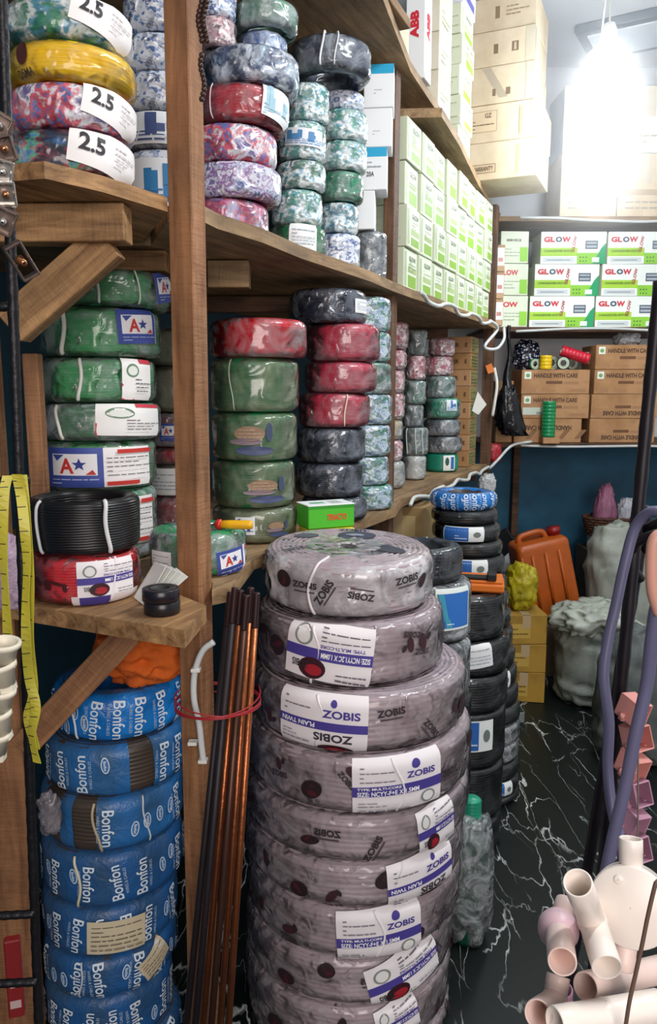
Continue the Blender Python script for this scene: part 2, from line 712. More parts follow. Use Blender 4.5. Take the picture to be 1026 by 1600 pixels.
def d_bprint(col='#3a62a8', seed=1):
    def f(w, h):
        r = random.Random(seed)
        e = [('r', 0, 0, w, h, '#e8eef2')]
        for i in range(5):
            x = r.uniform(.05, .8) * w
            e.append(('r', x, r.uniform(.1, .5) * h, x + r.uniform(.08, .2) * w, r.uniform(.55, .95) * h, col))
        return e + lines(w * .05, h * .05, w * .95, h * .4, 3, col, seed, .35)
    return f


# ---------------------------------------------------------------- cable coils
def sect(R, ri, h, n_out, rnd_c):
    """Rounded rectangle section (r, z), outer side from bottom to top, counter-clockwise, as points with outward normals."""
    c = min(rnd_c, 0.45 * h, 0.45 * (R - ri))
    pts = []

    def arc(cr, cz, a0, a1, n=0):
        n = n or max(4, int(n_out * c * 1.57 / max(h - 2 * c, 0.01)) if n_out > 9 else 4)
        n = min(n, 14)
        for i in range(n):
            a = a0 + (a1 - a0) * i / n
            pts.append((cr + c * math.cos(a), cz + c * math.sin(a), math.cos(a), math.sin(a)))
    arc(R - c, c, -math.pi / 2, 0)
    for i in range(n_out):
        pts.append((R, c + (h - 2 * c) * i / n_out, 1, 0))
    arc(R - c, h - c, 0, math.pi / 2)
    n_top = max(3, int(n_out * (R - ri) / h * 0.8))
    for i in range(n_top):
        pts.append((R - c - (R - ri - 2 * c) * i / n_top, h, 0, 1))
    arc(ri + c, h - c, math.pi / 2, math.pi, 4 if ri / R < .6 else 0)
    n_in = 1 if ri / R < .6 else n_out
    for i in range(n_in):
        pts.append((ri, h - c - (h - 2 * c) * (i + .5) / n_in, -1, 0))
    arc(ri + c, c, math.pi, 1.5 * math.pi, 4)
    pts.append(((R + ri) / 2, 0, 0, -1))
    return pts


def coil(x, y, z0, z1, R, spec, label, group, tilt=(0, 0), name='wire_coil'):
    """One coil of cable: winding with strand ridges, film wrap, labels, ties. Returns its root Empty at the base centre."""
    seed = sum(map(ord, label)) * 1.37 % 500
    rnd = random.Random(int(seed * 100))
    h = z1 - z0 - 0.0015
    e = Vector((-x, -y, 0)).normalized()
    root = empty(name, (x, y, z0 + 0.0007), (math.radians(tilt[0]), math.radians(tilt[1]), math.atan2(e.x, -e.y)))
    tag(root, label, spec.get('cat', 'wire coil'), group)
    strand = spec.get('strand', 0.0062)
    segs = spec.get('segs', 56)
    ri = R * spec.get('hole', 0.5)
    rc = spec.get('round', 0.018)
    film_gap = 0.0022 if spec.get('wrap') or spec.get('sleeve') else 0.0
    amp = spec.get('ridge', 0.0016)
    Rw = R - film_gap - 0.0015
    per = sect(Rw, ri, h, max(6, int(h / strand * 3)), rc)
    # ridges follow the length along the section
    acc, d = [0.0], 0
    for i in range(1, len(per)):
        d += math.hypot(per[i][0] - per[i - 1][0], per[i][1] - per[i - 1][1])
        acc.append(d)
    prof = []
    for (r, z, nr, nz), s in zip(per, acc):
        k = -amp * (1 - abs(math.sin(math.pi * s / strand)))
        prof.append((r + nr * k, z + nz * k * (0.4 if z < h * 0.1 else 1)))
    wobr, wobz = spec.get('wob', 0.0022), spec.get('wobz', 0.0018)

    def wob(a, r, z, j):
        q = noise.noise(Vector((math.cos(a) * 1.6 + seed, math.sin(a) * 1.6, z * 14)))
        q2 = noise.noise(Vector((math.cos(a) * 3 + seed, math.sin(a) * 3, z * 40 + 9)))
        zz = z
        if 0.12 * h < z < 0.9 * h:
            zz = z + wobz * q2
        return r + wobr * (q - 0.35) * (1 if r > ri * 1.15 else 0), zz
    mb = MB()
    lathe(mb, prof, segs, 0, True, wob)
    mb.build('wire_winding', wire(spec['core'], spec.get('crough', 0.4)), root)
    wa = spec.get('wamp', 0.0032) if (spec.get('wrap') or spec.get('sleeve')) else 0.001
    c1 = min(rc * 1.1, 0.45 * h, 0.45 * (R - ri))

    def skin(a, z, off):
        # point just outside the film at angle a and height z, following the rounded rims
        z = min(max(z, c1 * .12), h - c1 * .12)
        q0 = noise.noise(Vector((math.cos(a) * 1.6 + seed, math.sin(a) * 1.6, z * 14)))
        nz = 0.0
        if z < c1:
            nz = -(c1 - z) / c1
        elif z > h - c1:
            nz = (z - h + c1) / c1
        nr = math.sqrt(1 - nz * nz)
        r = R - c1 + c1 * nr + wobr * (q0 - 0.35) * 0.6 + nr * off
        return (r * math.sin(a), -r * math.cos(a), min(max(z + nz * off, .0006), h - .0006 if not spec.get('toptie') else h + .01))
    # film
    wm = spec.get('wrap') or spec.get('sleeve')
    if wm:
        ws = sect(R, ri if not spec.get('closed') else 0.001, h, 8, rc * 1.1)
        pw = [(r, z) for (r, z, _, _) in ws]
        inside = spec.get('closed')
        if inside:
            # film drawn over the top: outer side, rim, then sinking into the hole
            pw = [p for p in pw if p[0] > R * 0.7 or p[1] > h * 0.5]
            pw = [(r, z) for r, z in pw if not (r < R * 0.7 and z < h * 0.98)]
            pw += [(ri * 1.1, h * 0.985), (ri * 0.85, h * 0.90), (ri * 0.5, h * 0.84), (0.001, h * 0.83)]

        def wobw(a, r, z, j):
            v = Vector((math.cos(a) * r * 38 + seed, math.sin(a) * r * 38, z * 30))
            q = noise.noise(v) * 0.65 + noise.noise(v * 2.3) * 0.35
            q0 = noise.noise(Vector((math.cos(a) * 1.6 + seed, math.sin(a) * 1.6, z * 14)))
            dz = 0.0
            if z > h * 0.93:
                dz = -abs(q) * wa * 0.9
            k = (q - 0.25) * wa + wobr * (q0 - 0.35) * 0.6
            if r < ri * 1.15:
                k = 0
            return r + k, z + dz
        mb = MB()
        slots = Slots(wm)
        gaps = spec.get('gaps')
        wseg = spec.get('wsegs', 84)
        if gaps:
            a = -math.pi
            for g0, g1 in sorted(gaps) + [(180, 180)]:
                lathe(mb, pw, max(4, int(wseg * (math.radians(g0) - a) / 6.28)), 0, False, wobw, a, math.radians(g0))
                a = math.radians(g1)
        else:
            lathe(mb, pw, wseg, 0, not inside, wobw)
        # marks printed on the film
        for mk in spec.get('marks', ()):
            th, zf, fn, rot = mk

            def mp(px, py, k, th=th, zf=zf, rot=rot):
                cr, sr = math.cos(math.radians(rot)), math.sin(math.radians(rot))
                return skin(math.radians(th) + (px * cr - py * sr) / R, zf * h + px * sr + py * cr, k + wa * .45 + .0006)
            decal(mb, slots, fn, mp, 0.00022, 0.012, 0.010)
        for mk in spec.get('topmarks', ()):
            cx, cy, fn, rot = mk

            def mt(px, py, k, cx=cx, cy=cy, rot=rot):
                cr, sr = math.cos(math.radians(rot)), math.sin(math.radians(rot))
                X, Y = cx + px * cr - py * sr, cy + px * sr + py * cr
                rr = math.hypot(X, Y)
                zz = h + 0.001
                if rr < ri * 1.1:
                    zz = h * 0.985 - (h * 0.15) * (1 - rr / (ri * 1.1)) + 0.004
                return (X, Y, zz + k)
            decal(mb, slots, fn, mt)
        mb.build(spec.get('wrapname', 'plastic_wrap'), slots.l, root)
    # labels
    for lb in spec.get('labels', ()):
        a0, a1, f0, f1, fn, rot = lb
        w, hh = R * math.radians(a1 - a0), (f1 - f0) * h
        am, zm = math.radians((a0 + a1) / 2), (f0 + f1) / 2 * h

        def ml(px, py, k):
            cr, sr = math.cos(math.radians(rot)), math.sin(math.radians(rot))
            X, Z = (px - w / 2) * cr - (py - hh / 2) * sr, (px - w / 2) * sr + (py - hh / 2) * cr
            return skin(am + X / R, zm + Z, k + wa * .7 + .001)
        mb = MB()
        slots = Slots()
        decal(mb, slots, fn(w, hh), ml, 0.0003, 0.012, 0.010)
        mb.build('paper_label', slots.l, root)
    # ties
    for st in spec.get('ties', ()):
        th, colr = st[0], st[1]
        rr = st[2] if len(st) > 2 else 0.0022
        a = math.radians(th)
        P = []
        for (r, z, nr, nz) in sect(R + 0.0022, ri * 1.0, h, 6, rc):
            if r > ri * 1.3 and z > 0.004 and (spec.get('toptie') or z < h - rr - .001):
                aa = a + 0.05 * math.sin(z * 40 + seed)
                P.append((r * math.sin(aa) + nr * 0, -r * math.cos(aa), z + (0.0015 if nz > .5 else 0)))
        mb = MB()
        tube(mb, smooth_path(P, 2), rr, 6)
        mb.build('tie_strap', plain('tie_' + colr, colr, 0.4), root)
    return root


def place(uc, Y, R, vt, vb):
    """Centre x, base z, top z of a coil whose front edge shows between photo rows vt and vb."""
    z0, z1 = zof(vb, Y - R), zof(vt, Y - R)
    zm = (z0 + z1) / 2
    return (uc - 513) / F * fwd(Y, zm), z0, z1


def px_label(uc, Y, R, zt, zb, u0, u1, f0, f1, fn, rot=0):
    """Label spanning photo columns u0..u1 on the coil's front, f0..f1 of its height."""
    rp = R * F / fwd(Y, (zt + zb) / 2)
    a0 = math.degrees(math.asin(max(-.97, min(.97, (u0 - uc) / rp))))
    a1 = math.degrees(math.asin(max(-.97, min(.97, (u1 - uc) / rp))))
    return (a0, a1, f0, f1, fn, rot)


ORD = ['topmost'] + [w + ' from top' for w in 'second third fourth fifth sixth seventh eighth ninth tenth eleventh twelfth thirteenth fourteenth fifteenth sixteenth seventeenth eighteenth nineteenth'.split()]


def stack(where, group, Y, rows, base, name='wire_coil'):
    """rows from the top: (uc, R, vtop, spec, words). Bottom of each is the next one's top; the last rests on BASE."""
    out = []
    tops = [zof(r[2], r[5] - r[1] if len(r) > 5 else Y - r[1]) for r in rows]
    for i, r in enumerate(rows):
        uc, R, vt, spec, desc = r[:5]
        yy = r[5] if len(r) > 5 else Y
        z1 = tops[i]
        z0 = tops[i + 1] if i + 1 < len(rows) else base
        zm = (z0 + z1) / 2
        x = (uc - 513) / F * fwd(yy, zm)
        s = dict(spec)
        s['labels'] = [px_label(uc, yy, R, z1, z0, *l) for l in spec.get('plabels', ())] + list(spec.get('labels', ()))
        o = ORD[i] if i + 1 < len(rows) or len(rows) == 1 else 'lowest'
        out.append(coil(x, yy, z0, z1, R, s, f'{desc}, {o} {where}', group, name=name))
    return out


# ---------------------------------------------------------------- boxes
def carton(name, loc, dims, rz, mat, label, cat, group=None, front=(), right=(), left=(), tape=None, bottom=(), tapemat=None):
    """Box standing at loc (base centre); front faces local -Y. Marks on the faces are part of the body; packing tape is a part."""
    w, d, h = dims
    root = empty(name, loc, (0, 0, rz))
    tag(root, label, cat, group)
    mb = MB()
    sl = Slots(mat)
    bbox(mb, -w / 2, w / 2, -d / 2, d / 2, 0.0005, h - 0.0005, 0, 0.002)
    if front:
        decal(mb, sl, front, lambda x, y, k: (x - w / 2, -d / 2 - k, y), 0.00018, 9.0)
    if right:
        decal(mb, sl, right, lambda x, y, k: (w / 2 + k, x - d / 2, y), 0.00018, 9.0)
    if left:
        decal(mb, sl, left, lambda x, y, k: (-w / 2 - k, d / 2 - x, y), 0.00018, 9.0)
    mb.build('box_body', sl.l, root)
    if tape:
        mb = MB()
        tw = min(0.048, w * .2)
        t = 0.0012
        if tape == 'across':
            bbox(mb, -w / 2 - t, w / 2 + t, -d / 2 - t, -d / 2 + 0.004, h * .5 - tw / 2, h * .5 + tw / 2, 0, 0)
        elif tape == 'corner':
            bbox(mb, w / 2 - .04, w / 2 + t, -d / 2 - t, -d / 2 + 0.03, 0.002, h - 0.002, 0, 0)
        else:
            bbox(mb, -tw / 2, tw / 2, -d / 2 - t, -d / 2 + .003, h * .55, h + t, 0, 0)
            bbox(mb, -tw / 2, tw / 2, -d / 2 - t, d / 2, h - .002, h + t, 0, 0)
        mb.build('packing_tape', tapemat or plain('packing_tape', '#b9a27c', 0.25), root)
    return root


# ---------------------------------------------------------------- soft things
def blob(dims, seed, amp=0.12, freq=3.0, nu=48, nv=28, sq=0.6, crease=0.0, cfreq=9, flat=0.0, top=None):
    """Slack bag: squared ellipsoid with base at z=0, folded by noise. Returns a MB."""
    a, b, c = dims[0] / 2, dims[1] / 2, dims[2] / 2
    mb = MB()
    vs = []

    def sp(t, p):
        return math.copysign(abs(t) ** p, t)
    for j in range(nv + 1):
        ph = -math.pi / 2 + math.pi * j / nv
        for i in range(nu):
            th = 2 * math.pi * i / nu
            p = Vector((a * sp(math.cos(ph), sq) * sp(math.cos(th), .85), b * sp(math.cos(ph), sq) * sp(math.sin(th), .85), c * sp(math.sin(ph), sq)))
            n = p.normalized()
            q = noise.fractal(n * freq + Vector((seed, 0, 0)), 1.0, 2.0, 3)
            m = 1 + amp * q
            if crease:
                rdg = 1 - abs(noise.noise(Vector((n.x * cfreq * .6 + seed, n.y * cfreq * .6, n.z * cfreq + 3))))
                m += crease * (rdg - .75)
            p = p * m
            if top:
                p = top(p, c)
            z = p.z + c
            vs.append((p.x, p.y, max(z, 0.0)))
    fs = []
    for j in range(nv):
        for i in range(nu):
            i2 = (i + 1) % nu
            fs.append((j * nu + i, j * nu + i2, (j + 1) * nu + i2, (j + 1) * nu + i))
    mb.add(vs, fs, 0, True)
    return mb


def soft(name, loc, dims, mat, label, cat, seed=1, rz=0, rx=0, ry=0, group=None, part=None, **kw):
    o = blob(dims, seed, **kw).build(name, mat, None, loc, (rx, ry, rz))
    return tag(o, label, cat, group)


# ================================================================ THE ROOM
D = Vector((math.sin(math.radians(23.5)), math.cos(math.radians(23.5)), 0))      # along the rack
NR = Vector((D.y, -D.x, 0))                                                      # from the rack into the aisle
RZ = math.radians(-23.5)


def rackx(Y):
    return -0.26 + 0.435 * (Y - 1.46)


W_WHITE = plain('white_paint', '#e6eaee', 0.6, bmp=0.1, bscale=20)
W_TEAL = fabric('teal_paint', '#1c4f63', '#15394a', 0.6, 4, 60, 0.1)


def wall(name, a, b, z0, z1, t, mat, side=1):
    a, b = Vector((*a, 0)), Vector((*b, 0))
    n = Vector((-(b - a).y, (b - a).x, 0)).normalized() * t * side
    mb = MB()
    poly = [a, b, b + n, a + n]
    if side < 0:
        poly = poly[::-1]
    prism(mb, [(p.x, p.y) for p in poly], z0, z1)
    return tag(mb.build(name, mat), kind='structure')


mb = MB()
prism(mb, [(-2.6, -2.6), (3.0, -2.6), (3.0, 5.2), (-2.6, 5.2)], -0.05, 0.0)
tag(mb.build('floor', marble()), kind='structure')
mb = MB()
prism(mb, [(-2.6, -2.6), (3.0, -2.6), (3.0, 5.2), (-2.6, 5.2)], 3.35, 3.40)
tag(mb.build('ceiling', W_WHITE), kind='structure')
WL = Vector((-1.04, 1.78, 0))


def wlx(Y):
    return WL.x + 0.435 * (Y - WL.y)


wall('wall_left', (wlx(-1.0), -1.0), (wlx(4.80), 4.80), 0, 3.35, 0.08, W_TEAL, 1)
mb = MB()
prism(mb, [(-0.2, 4.80), (2.6, 4.80), (2.6, 4.88), (-0.2, 4.88)], 0, 1.20)
tag(mb.build('wall_back', fabric('blue_paint', '#1f6280', '#174a63', 0.6, 4, 60, 0.1)), kind='structure')
mb = MB()
prism(mb, [(-0.2, 4.80), (2.6, 4.80), (2.6, 4.88), (-0.2, 4.88)], 1.20, 3.35)
tag(mb.build('wall_back_upper', W_WHITE), kind='structure')
mb = MB()
prism(mb, [(2.5, 0.4), (2.58, 0.4), (2.58, 4.80), (2.5, 4.80)], 0, 3.35)
tag(mb.build('wall_right', W_WHITE), kind='structure')

# ---------------------------------------------------------------- wooden rack
WOOD = wood('sawn_timber', '#74502f', '#c69a68')
WOODP = wood('post_timber', '#744c30', '#ab7a52')
WOODG = wood('grey_timber', '#745a3e', '#b3936a')
WOODD = wood('dark_timber', '#3f2a1a', '#77543a')
rack = empty('wooden_rack', (-0.26, 1.46, 0))
tag(rack, 'rough brown timber rack of posts, boards and braces holding the wire coils', 'rack')
RO = Vector((-0.26, 1.46, 0))


def rboard(name, p0, p1, w, t, mat=WOOD, side=None):
    return board(name, Vector(p0) - RO, Vector(p1) - RO, w, t, mat, rack, side)


def shelf(name, front, back, z0, z1, mat, bev=0):
    """Shelf board over a measured front edge; corners given in plan."""
    poly = [(p[0] - RO.x, p[1] - RO.y) for p in front] + [(p[0] - RO.x, p[1] - RO.y) for p in back]
    # grain along the rack: build in a frame turned to it
    R = Matrix.Rotation(-math.radians(66.5), 2)
    pl = [R @ Vector(p) for p in poly]
    a = sum(pl[i].x * pl[(i + 1) % len(pl)].y - pl[(i + 1) % len(pl)].x * pl[i].y for i in range(len(pl)))
    if a < 0:
        pl = pl[::-1]
    mb = MB()
    prism(mb, pl, z0, z1)
    o = mb.build(name, mat, rack, (0, 0, 0), (0, 0, math.radians(66.5)))
    return o


# posts
rboard('post', (-0.268, 1.46, 0), (-0.252, 1.46, 2.499), 0.050, 0.046, WOODP, NR)
rboard('post', (0.196, 2.63, 0), (0.206, 2.63, 2.499), 0.036, 0.05, WOODD, NR)
rboard('post', (0.83, 4.06, 0), (0.83, 4.06, 2.419), 0.05, 0.05, WOODD, NR)
rboard('post', (-0.69, 1.55, 0), (-0.69, 1.55, 2.0), 0.07, 0.04, WOODP, (1, 0, 0))
rboard('post', (-0.575, 1.52, 1.09), (-0.575, 1.52, 1.57), 0.03, 0.03, WOODP, (1, 0, 0))
rboard('post', (-0.68, 1.50, 0), (-0.68, 1.50, 1.06), 0.10, 0.03, WOODP, (1, 0, 0))
# top level: a near board and a lower far board lapped under it
T3, T3F = 2.50, 2.42
f3 = [onz(575, -60, T3), onz(642, 113, T3), onz(690, 186, T3), onz(712, 215, T3)]
b3 = [(wlx(3.35) + .03, 3.35), (wlx(1.2) + .03, 1.2)]
shelf('shelf_board', [(p[0], p[1]) for p in f3], b3, T3, T3 + 0.03, WOODG)
f3 = [onz(690, 183, T3F), onz(717, 227, T3F), onz(745, 285, T3F), onz(773, 338, T3F), (0.93, 4.36, 0)]
b3 = [(wlx(4.36) + .03, 4.36), (wlx(2.85) + .03, 2.85)]
shelf('shelf_board', [(p[0], p[1]) for p in f3], b3, T3F, T3F + 0.03, WOODG)
pl0 = onz(636, 47, T3 + .031)
rboard('plank', pl0 - D * 1.2 - NR * 0.09 + Vector((0, 0, .014)), pl0 - NR * 0.09 + Vector((0, 0, .014)), 0.2, 0.026, WOODG, NR)
# middle level
T2 = 1.84
fA = [onz(-60, 268, 1.815), onz(20, 283, 1.815), onz(70, 279, 1.815), onz(160, 300, 1.815), onz(262, 331, 1.815)]
shelf('shelf_board', [(p[0], p[1]) for p in fA], [(-0.40, 1.72), (-0.92, 1.72)], 1.815, T2, WOOD)
f2 = [(-0.30, 1.50), (-0.232, 1.50), (-0.215, 1.56)] + [(rackx(Y) + 0.012 + 0.008 * math.sin(Y * 9), Y) for Y in (1.7, 1.9, 2.1, 2.3, 2.5, 2.7, 2.9, 3.1, 3.3, 3.5, 3.7, 3.9, 4.02)]
shelf('shelf_board', f2, [(wlx(4.02) + .03, 4.02), (wlx(1.74) + .03, 1.735), (-0.385, 1.735)], 1.81, T2 - 0.001, WOODG)
# low level
T1 = 1.12
fn_ = [onz(-60, 930, T1), onz(288, 985, T1), onz(322, 946, T1)]
shelf('shelf_board', [(p[0], p[1]) for p in fn_], [(-0.295, 1.42), (-0.30, 1.50), (-0.80, 1.50)], T1 - 0.03, T1, WOOD)
f1 = [(-0.29, 1.503), (-0.232, 1.503), (-0.225, 1.44), (-0.192, 1.47), (-0.172, 1.74), (-0.07, 1.93), (0.0, 2.06), (0.22, 2.50)] + \
    [(rackx(Y) - 0.02, Y) for Y in (2.7, 3.0, 3.3, 3.6, 3.9, 4.02)]
shelf('shelf_board', f1, [(wlx(4.02) + .03, 4.02), (wlx(1.505) + .03, 1.505)], T1 - 0.031, T1 - 0.0008, WOODG)
# bearers and braces
rboard('bearer', (-0.86, 1.40, 1.782), (-0.345, 1.385, 1.782), 0.062, 0.05, WOOD)
a_, b_ = at(20, 512, 1.405), at(172, 378, 1.405)
rboard('brace', a_, b_, 0.066, 0.045, WOOD)
rboard('bearer', (at(172, 400, 1.80).x, 1.80, 1.786), (at(262, 400, 1.80).x, 1.80, 1.786), 0.044, 0.05, WOOD)
rboard('bearer', (-0.29, 1.93, 1.776), (at(388, 420, 1.9).x, 1.93, 1.776), 0.062, 0.05, WOODG)
rboard('bearer', (-0.62, 2.62, 1.78), (0.17, 2.62, 1.78), 0.05, 0.04, WOODD)
a_, b_ = at(38, 1165, 1.42), at(205, 985, 1.42)
rboard('brace', a_, Vector((b_.x, b_.y, min(b_.z, 1.05))), 0.052, 0.04, WOODP)
rboard('bearer', (-0.42, 2.62, 1.063), (0.17, 2.62, 1.063), 0.05, 0.04, WOODD)
rboard('bearer', (0.2, 3.97, 1.06), (0.76, 3.97, 1.06), 0.05, 0.04, WOODD)
rboard('bearer', (0.2, 3.97, 1.78), (0.6, 3.97, 1.78), 0.05, 0.04, WOODD)

# ---------------------------------------------------------------- back shelf
bshelf = empty('wall_shelf', (1.5, 4.5, 0))
tag(bshelf, 'three-level shelf across the back wall with white-trimmed edges', 'shelf')
BZ = (1.215, 1.835, 2.40)
for i, z in enumerate(BZ):
    mb = MB()
    bbox(mb, -0.66, 0.9, -0.29, 0.28, z - 0.025, z, 0, 0.002)
    mb.build('shelf_board', WOODD if i < 2 else WOODG, bshelf)
    mb = MB()
    P = [(x, -0.295 - 0.004 * math.sin(x * 23 + i), z - 0.018 + 0.010 * math.sin(x * 5.3 + i * 2) - (0.012 if i == 0 else 0) * math.sin(x * 3)) for x in [(-0.5 if i else -0.45) + 0.06 * k for k in range(23)]]
    tube(mb, P, 0.007, 6)
    mb.build('edge_trim', plain('white_plastic_trim', '#c9cfd0', 0.35), bshelf)
for x in (1.16 - 1.5, 2.2 - 1.5):
    mb = MB()
    bbox(mb, x - 0.02, x + 0.02, 0.22, 0.27, 0, BZ[0] - 0.026, 0, 0.003)
    mb.build('post', WOODD, bshelf)

# ================================================================ LAMPS
for i, (u, v, Y) in enumerate(((948, 118, 3.3), (940, 250, 3.45))):
    p = at(u, v, Y)
    root = empty('hanging_lamp', p)
    tag(root, ['glaring white globe bulb hanging on a cord, the upper of two', 'glaring white globe bulb hanging on a cord, the lower of two'][i], 'lamp')
    mb = MB()
    K = 1.28
    prof = [(0.001, -0.115), (0.03, -0.112), (0.06, -0.098), (0.083, -0.07), (0.094, -0.03), (0.093, 0.01), (0.082, 0.05), (0.06, 0.08), (0.04, 0.098), (0.032, 0.11)]
    lathe(mb, [(r_ * K, z_ * K - .02) for r_, z_ in prof], 32)
    em = MATS.get('bulb_glow') or emitter('bulb_glow', '#f4faff', BULB_STRENGTH)
    mb.build('bulb', em, root)
    mb = MB()
    lathe(mb, [(0.001, 0.10), (0.036, 0.10), (0.036, 0.13), (0.03, 0.165), (0.02, 0.19), (0.006, 0.195), (0.001, 0.195)], 24)
    mb.build('lamp_holder', plain('lamp_holder', '#d9d9d4', 0.4), root)
    mb = MB()
    zt = 3.35 - p.z
    tube(mb, smooth_path([(0, 0, 0.19), (0.012 * (1 - 2 * i), 0.05, 0.19 + (zt - .19) * .4), (0.02, 0.06, zt)], 6), 0.004, 8)
    mb.build('cord', plain('lamp_cord', '#cfcfca', 0.5), root)
p = onz(1012, 42, 3.345)
root = empty('ceiling_panel', (p.x, p.y, 3.35), (0, 0, math.radians(-30)))
tag(root, 'dark framed panel with a pale face under the ceiling beside the lamps', 'ceiling fitting')
mb = MB()
bbox(mb, -0.32, 0.32, -0.2, 0.2, -0.045, -0.001, 0, 0.004)
mb.build('frame', plain('panel_frame', '#6d7882', 0.5), root)
mb = MB()
bbox(mb, -0.27, 0.27, -0.15, 0.15, -0.052, -0.044, 0, 0.002)
mb.build('face', plain('panel_face', '#dfe8f0', 0.4), root)

# ================================================================ COILS
CLEAR = wrap('film_clear', lo=0.02, hi=0.32)
CLOUD = wrap('film_cloudy', '#dfe6ea', lo=0.10, hi=0.66)
MURK = wrap('film_murky', '#a9b394', lo=0.10, hi=0.58, scale=9)
GREYT = wrap('film_grey_top', '#e9e6e9', lo=0.34, hi=0.85, scale=11, gloss=1.5)
GREYF = wrap('film_grey', '#e3dadd', lo=0.05, hi=0.42, scale=15, gloss=1.0)
DARKF = wrap('film_dark', '#aab4b8', lo=0.0, hi=0.10, scale=12)
NAVYF = wrap('film_navy', '#b9c4d4', lo=0.02, hi=0.36, scale=17)
PRB = wrap('film_red_blue', prints=['#c22a4c', '#4c5fa8', '#d9455e', '#e7e9f2', '#6b5b9a'], pcover=.62, pscale=15, lo=.12, hi=.5)
PBW = wrap('film_blue_white', '#f0f4fa', prints=['#eef1f6', '#2f5da6', '#e6ecf4', '#dfe6f2', '#3f82bd'], pcover=.66, pscale=20, pstretch=(1, 1, 1.6))
PTW = wrap('film_teal_white', '#f3f8fa', prints=['#f0f6f8', '#6fb4d0', '#e6f2f2', '#f2f8f8', '#3fa3ac'], pcover=.54, pscale=22, pstretch=(1, 1, 1.5))
PGW = wrap('film_green_white', prints=['#dfe9ef', '#7aa0c9', '#cfdbe8', '#2f9a72', '#4d5fa8'], pcover=.55, pscale=24, pstretch=(1, 1, 1.5))
PPK = wrap('film_pink_white', prints=['#e7d3d6', '#c98792', '#efe3e3', '#7a5a60'], pcover=.5, pscale=26)
PMULT = wrap('film_multi', prints=['#1f5f9a', '#20384a', '#b03050', '#4fae8a', '#2f7fb8'], pcover=.5, pscale=14, pstretch=(1, 1, 2))
PGRN = wrap('film_green_blue', prints=['#2f9a6a', '#3f8fb0', '#e3ece6', '#2c7f5a'], pcover=.55, pscale=13, pstretch=(1, 1, 1.6))

GREEN, DGREEN, TEAL = '#3aa060', '#1f8a52', '#38b8a0'
RED, CRIM, NAVY, BLACK, YEL = '#d02a3c', '#cf3550', '#232b44', '#14151a', '#ffd616'
GREY = '#b09fa6'

# --- the pile on the high bracket shelf ("2.5" labels)
stack('above the bracket', 'coils with 2.5 labels', 1.38, [
    (108, .104, -22, dict(core=GREEN, wrap=PGRN, plabels=[(112, 198, .15, .98, d_size(), -14)]), 'green wire coil with a 2.5 label'),
    (112, .106, 52, dict(core=YEL, wrap=wrap('film_thin4', '#fff2c0', lo=0, hi=.2, gloss=.9), wamp=.004, marks=[(-42, .6, [('e', 0, 0, .011, .016, '#4a2320'), ('t', 'DSMA', .004, -.026, .03, .009, '#3a3030', 5)], 0)]), 'yellow wire coil in clear film'),
    (112, .105, 119, dict(core=RED, wrap=PRB, plabels=[(128, 207, .12, .92, d_size(), -12)]), 'red wire coil with a 2.5 label'),
    (110, .104, 193, dict(core=NAVY, wrap=PMULT, plabels=[(108, 205, .1, .95, d_size(), -9)]), 'dark multicoloured wire coil with a 2.5 label'),
], T2, 'wire_coil')

# --- pale stack behind them
w_ = 'behind the 2.5 coils'
stack(w_, 'pale coils behind the 2.5 coils', 1.72, [
    (252, .078, -25, dict(core='#27427c', wrap=PBW), 'dark blue and white coil'),
    (250, .078, 43, dict(core='#31508c', wrap=PBW), 'white coil with a navy lower edge'),
    (254, .080, 103, dict(core='#5a2740', wrap=PBW), 'white coil with a maroon lower edge'),
    (252, .078, 168, dict(core='#33436c', wrap=CLOUD, labels=[(-60, 40, .1, .9, d_bprint('#3d4f80', 2), 0)]), 'white labelled blue coil'),
    (256, .078, 228, dict(core='#7a3050', wrap=PBW, labels=[(-50, 45, .2, .85, d_bprint('#2f7fb8', 3), 0)]), 'white coil with blue lettering'),
], T2)

# --- red and purple stack
w_ = 'on high shelf by post'
g_ = 'coils on the high shelf beside the post'
stack(w_, g_, 1.9, [
    (392, .112, 60, dict(core='#2c3a5c', wrap=wrap('film_navy_white', prints=['#4a6288', '#d3dde8', '#33466e', '#8fb0c8'], pcover=.55, pscale=8), wamp=.005), 'wide navy coil in glossy film'),
    (377, .109, 122, dict(core='#c81f36', wrap=wrap('film_red', lo=.02, hi=.22), plabels=[(408, 448, .1, .95, d_bprint('#9ac0cf', 4), -8)], ties=[(-35, '#e6d9da', .0016)]), 'bright red coil with white label'),
    (362, .106, 186, dict(core='#c02a48', wrap=PRB), 'red and lilac printed coil'),
    (367, .109, 246, dict(core='#a83058', wrap=wrap('film_purple', prints=['#6a55a0', '#e3e4f0', '#8a5aa0', '#c9cfe6', '#4a5c9c'], pcover=.7, pscale=17)), 'purple and white printed coil'),
    (352, .104, 305, dict(core='#c03a5c', wrap=wrap('film_purple2', prints=['#7d5fa6', '#d24a6e', '#8f86b8', '#5f72ac'], pcover=.5, pscale=17)), 'purple coil with pink strands'),
], T2 + .001)
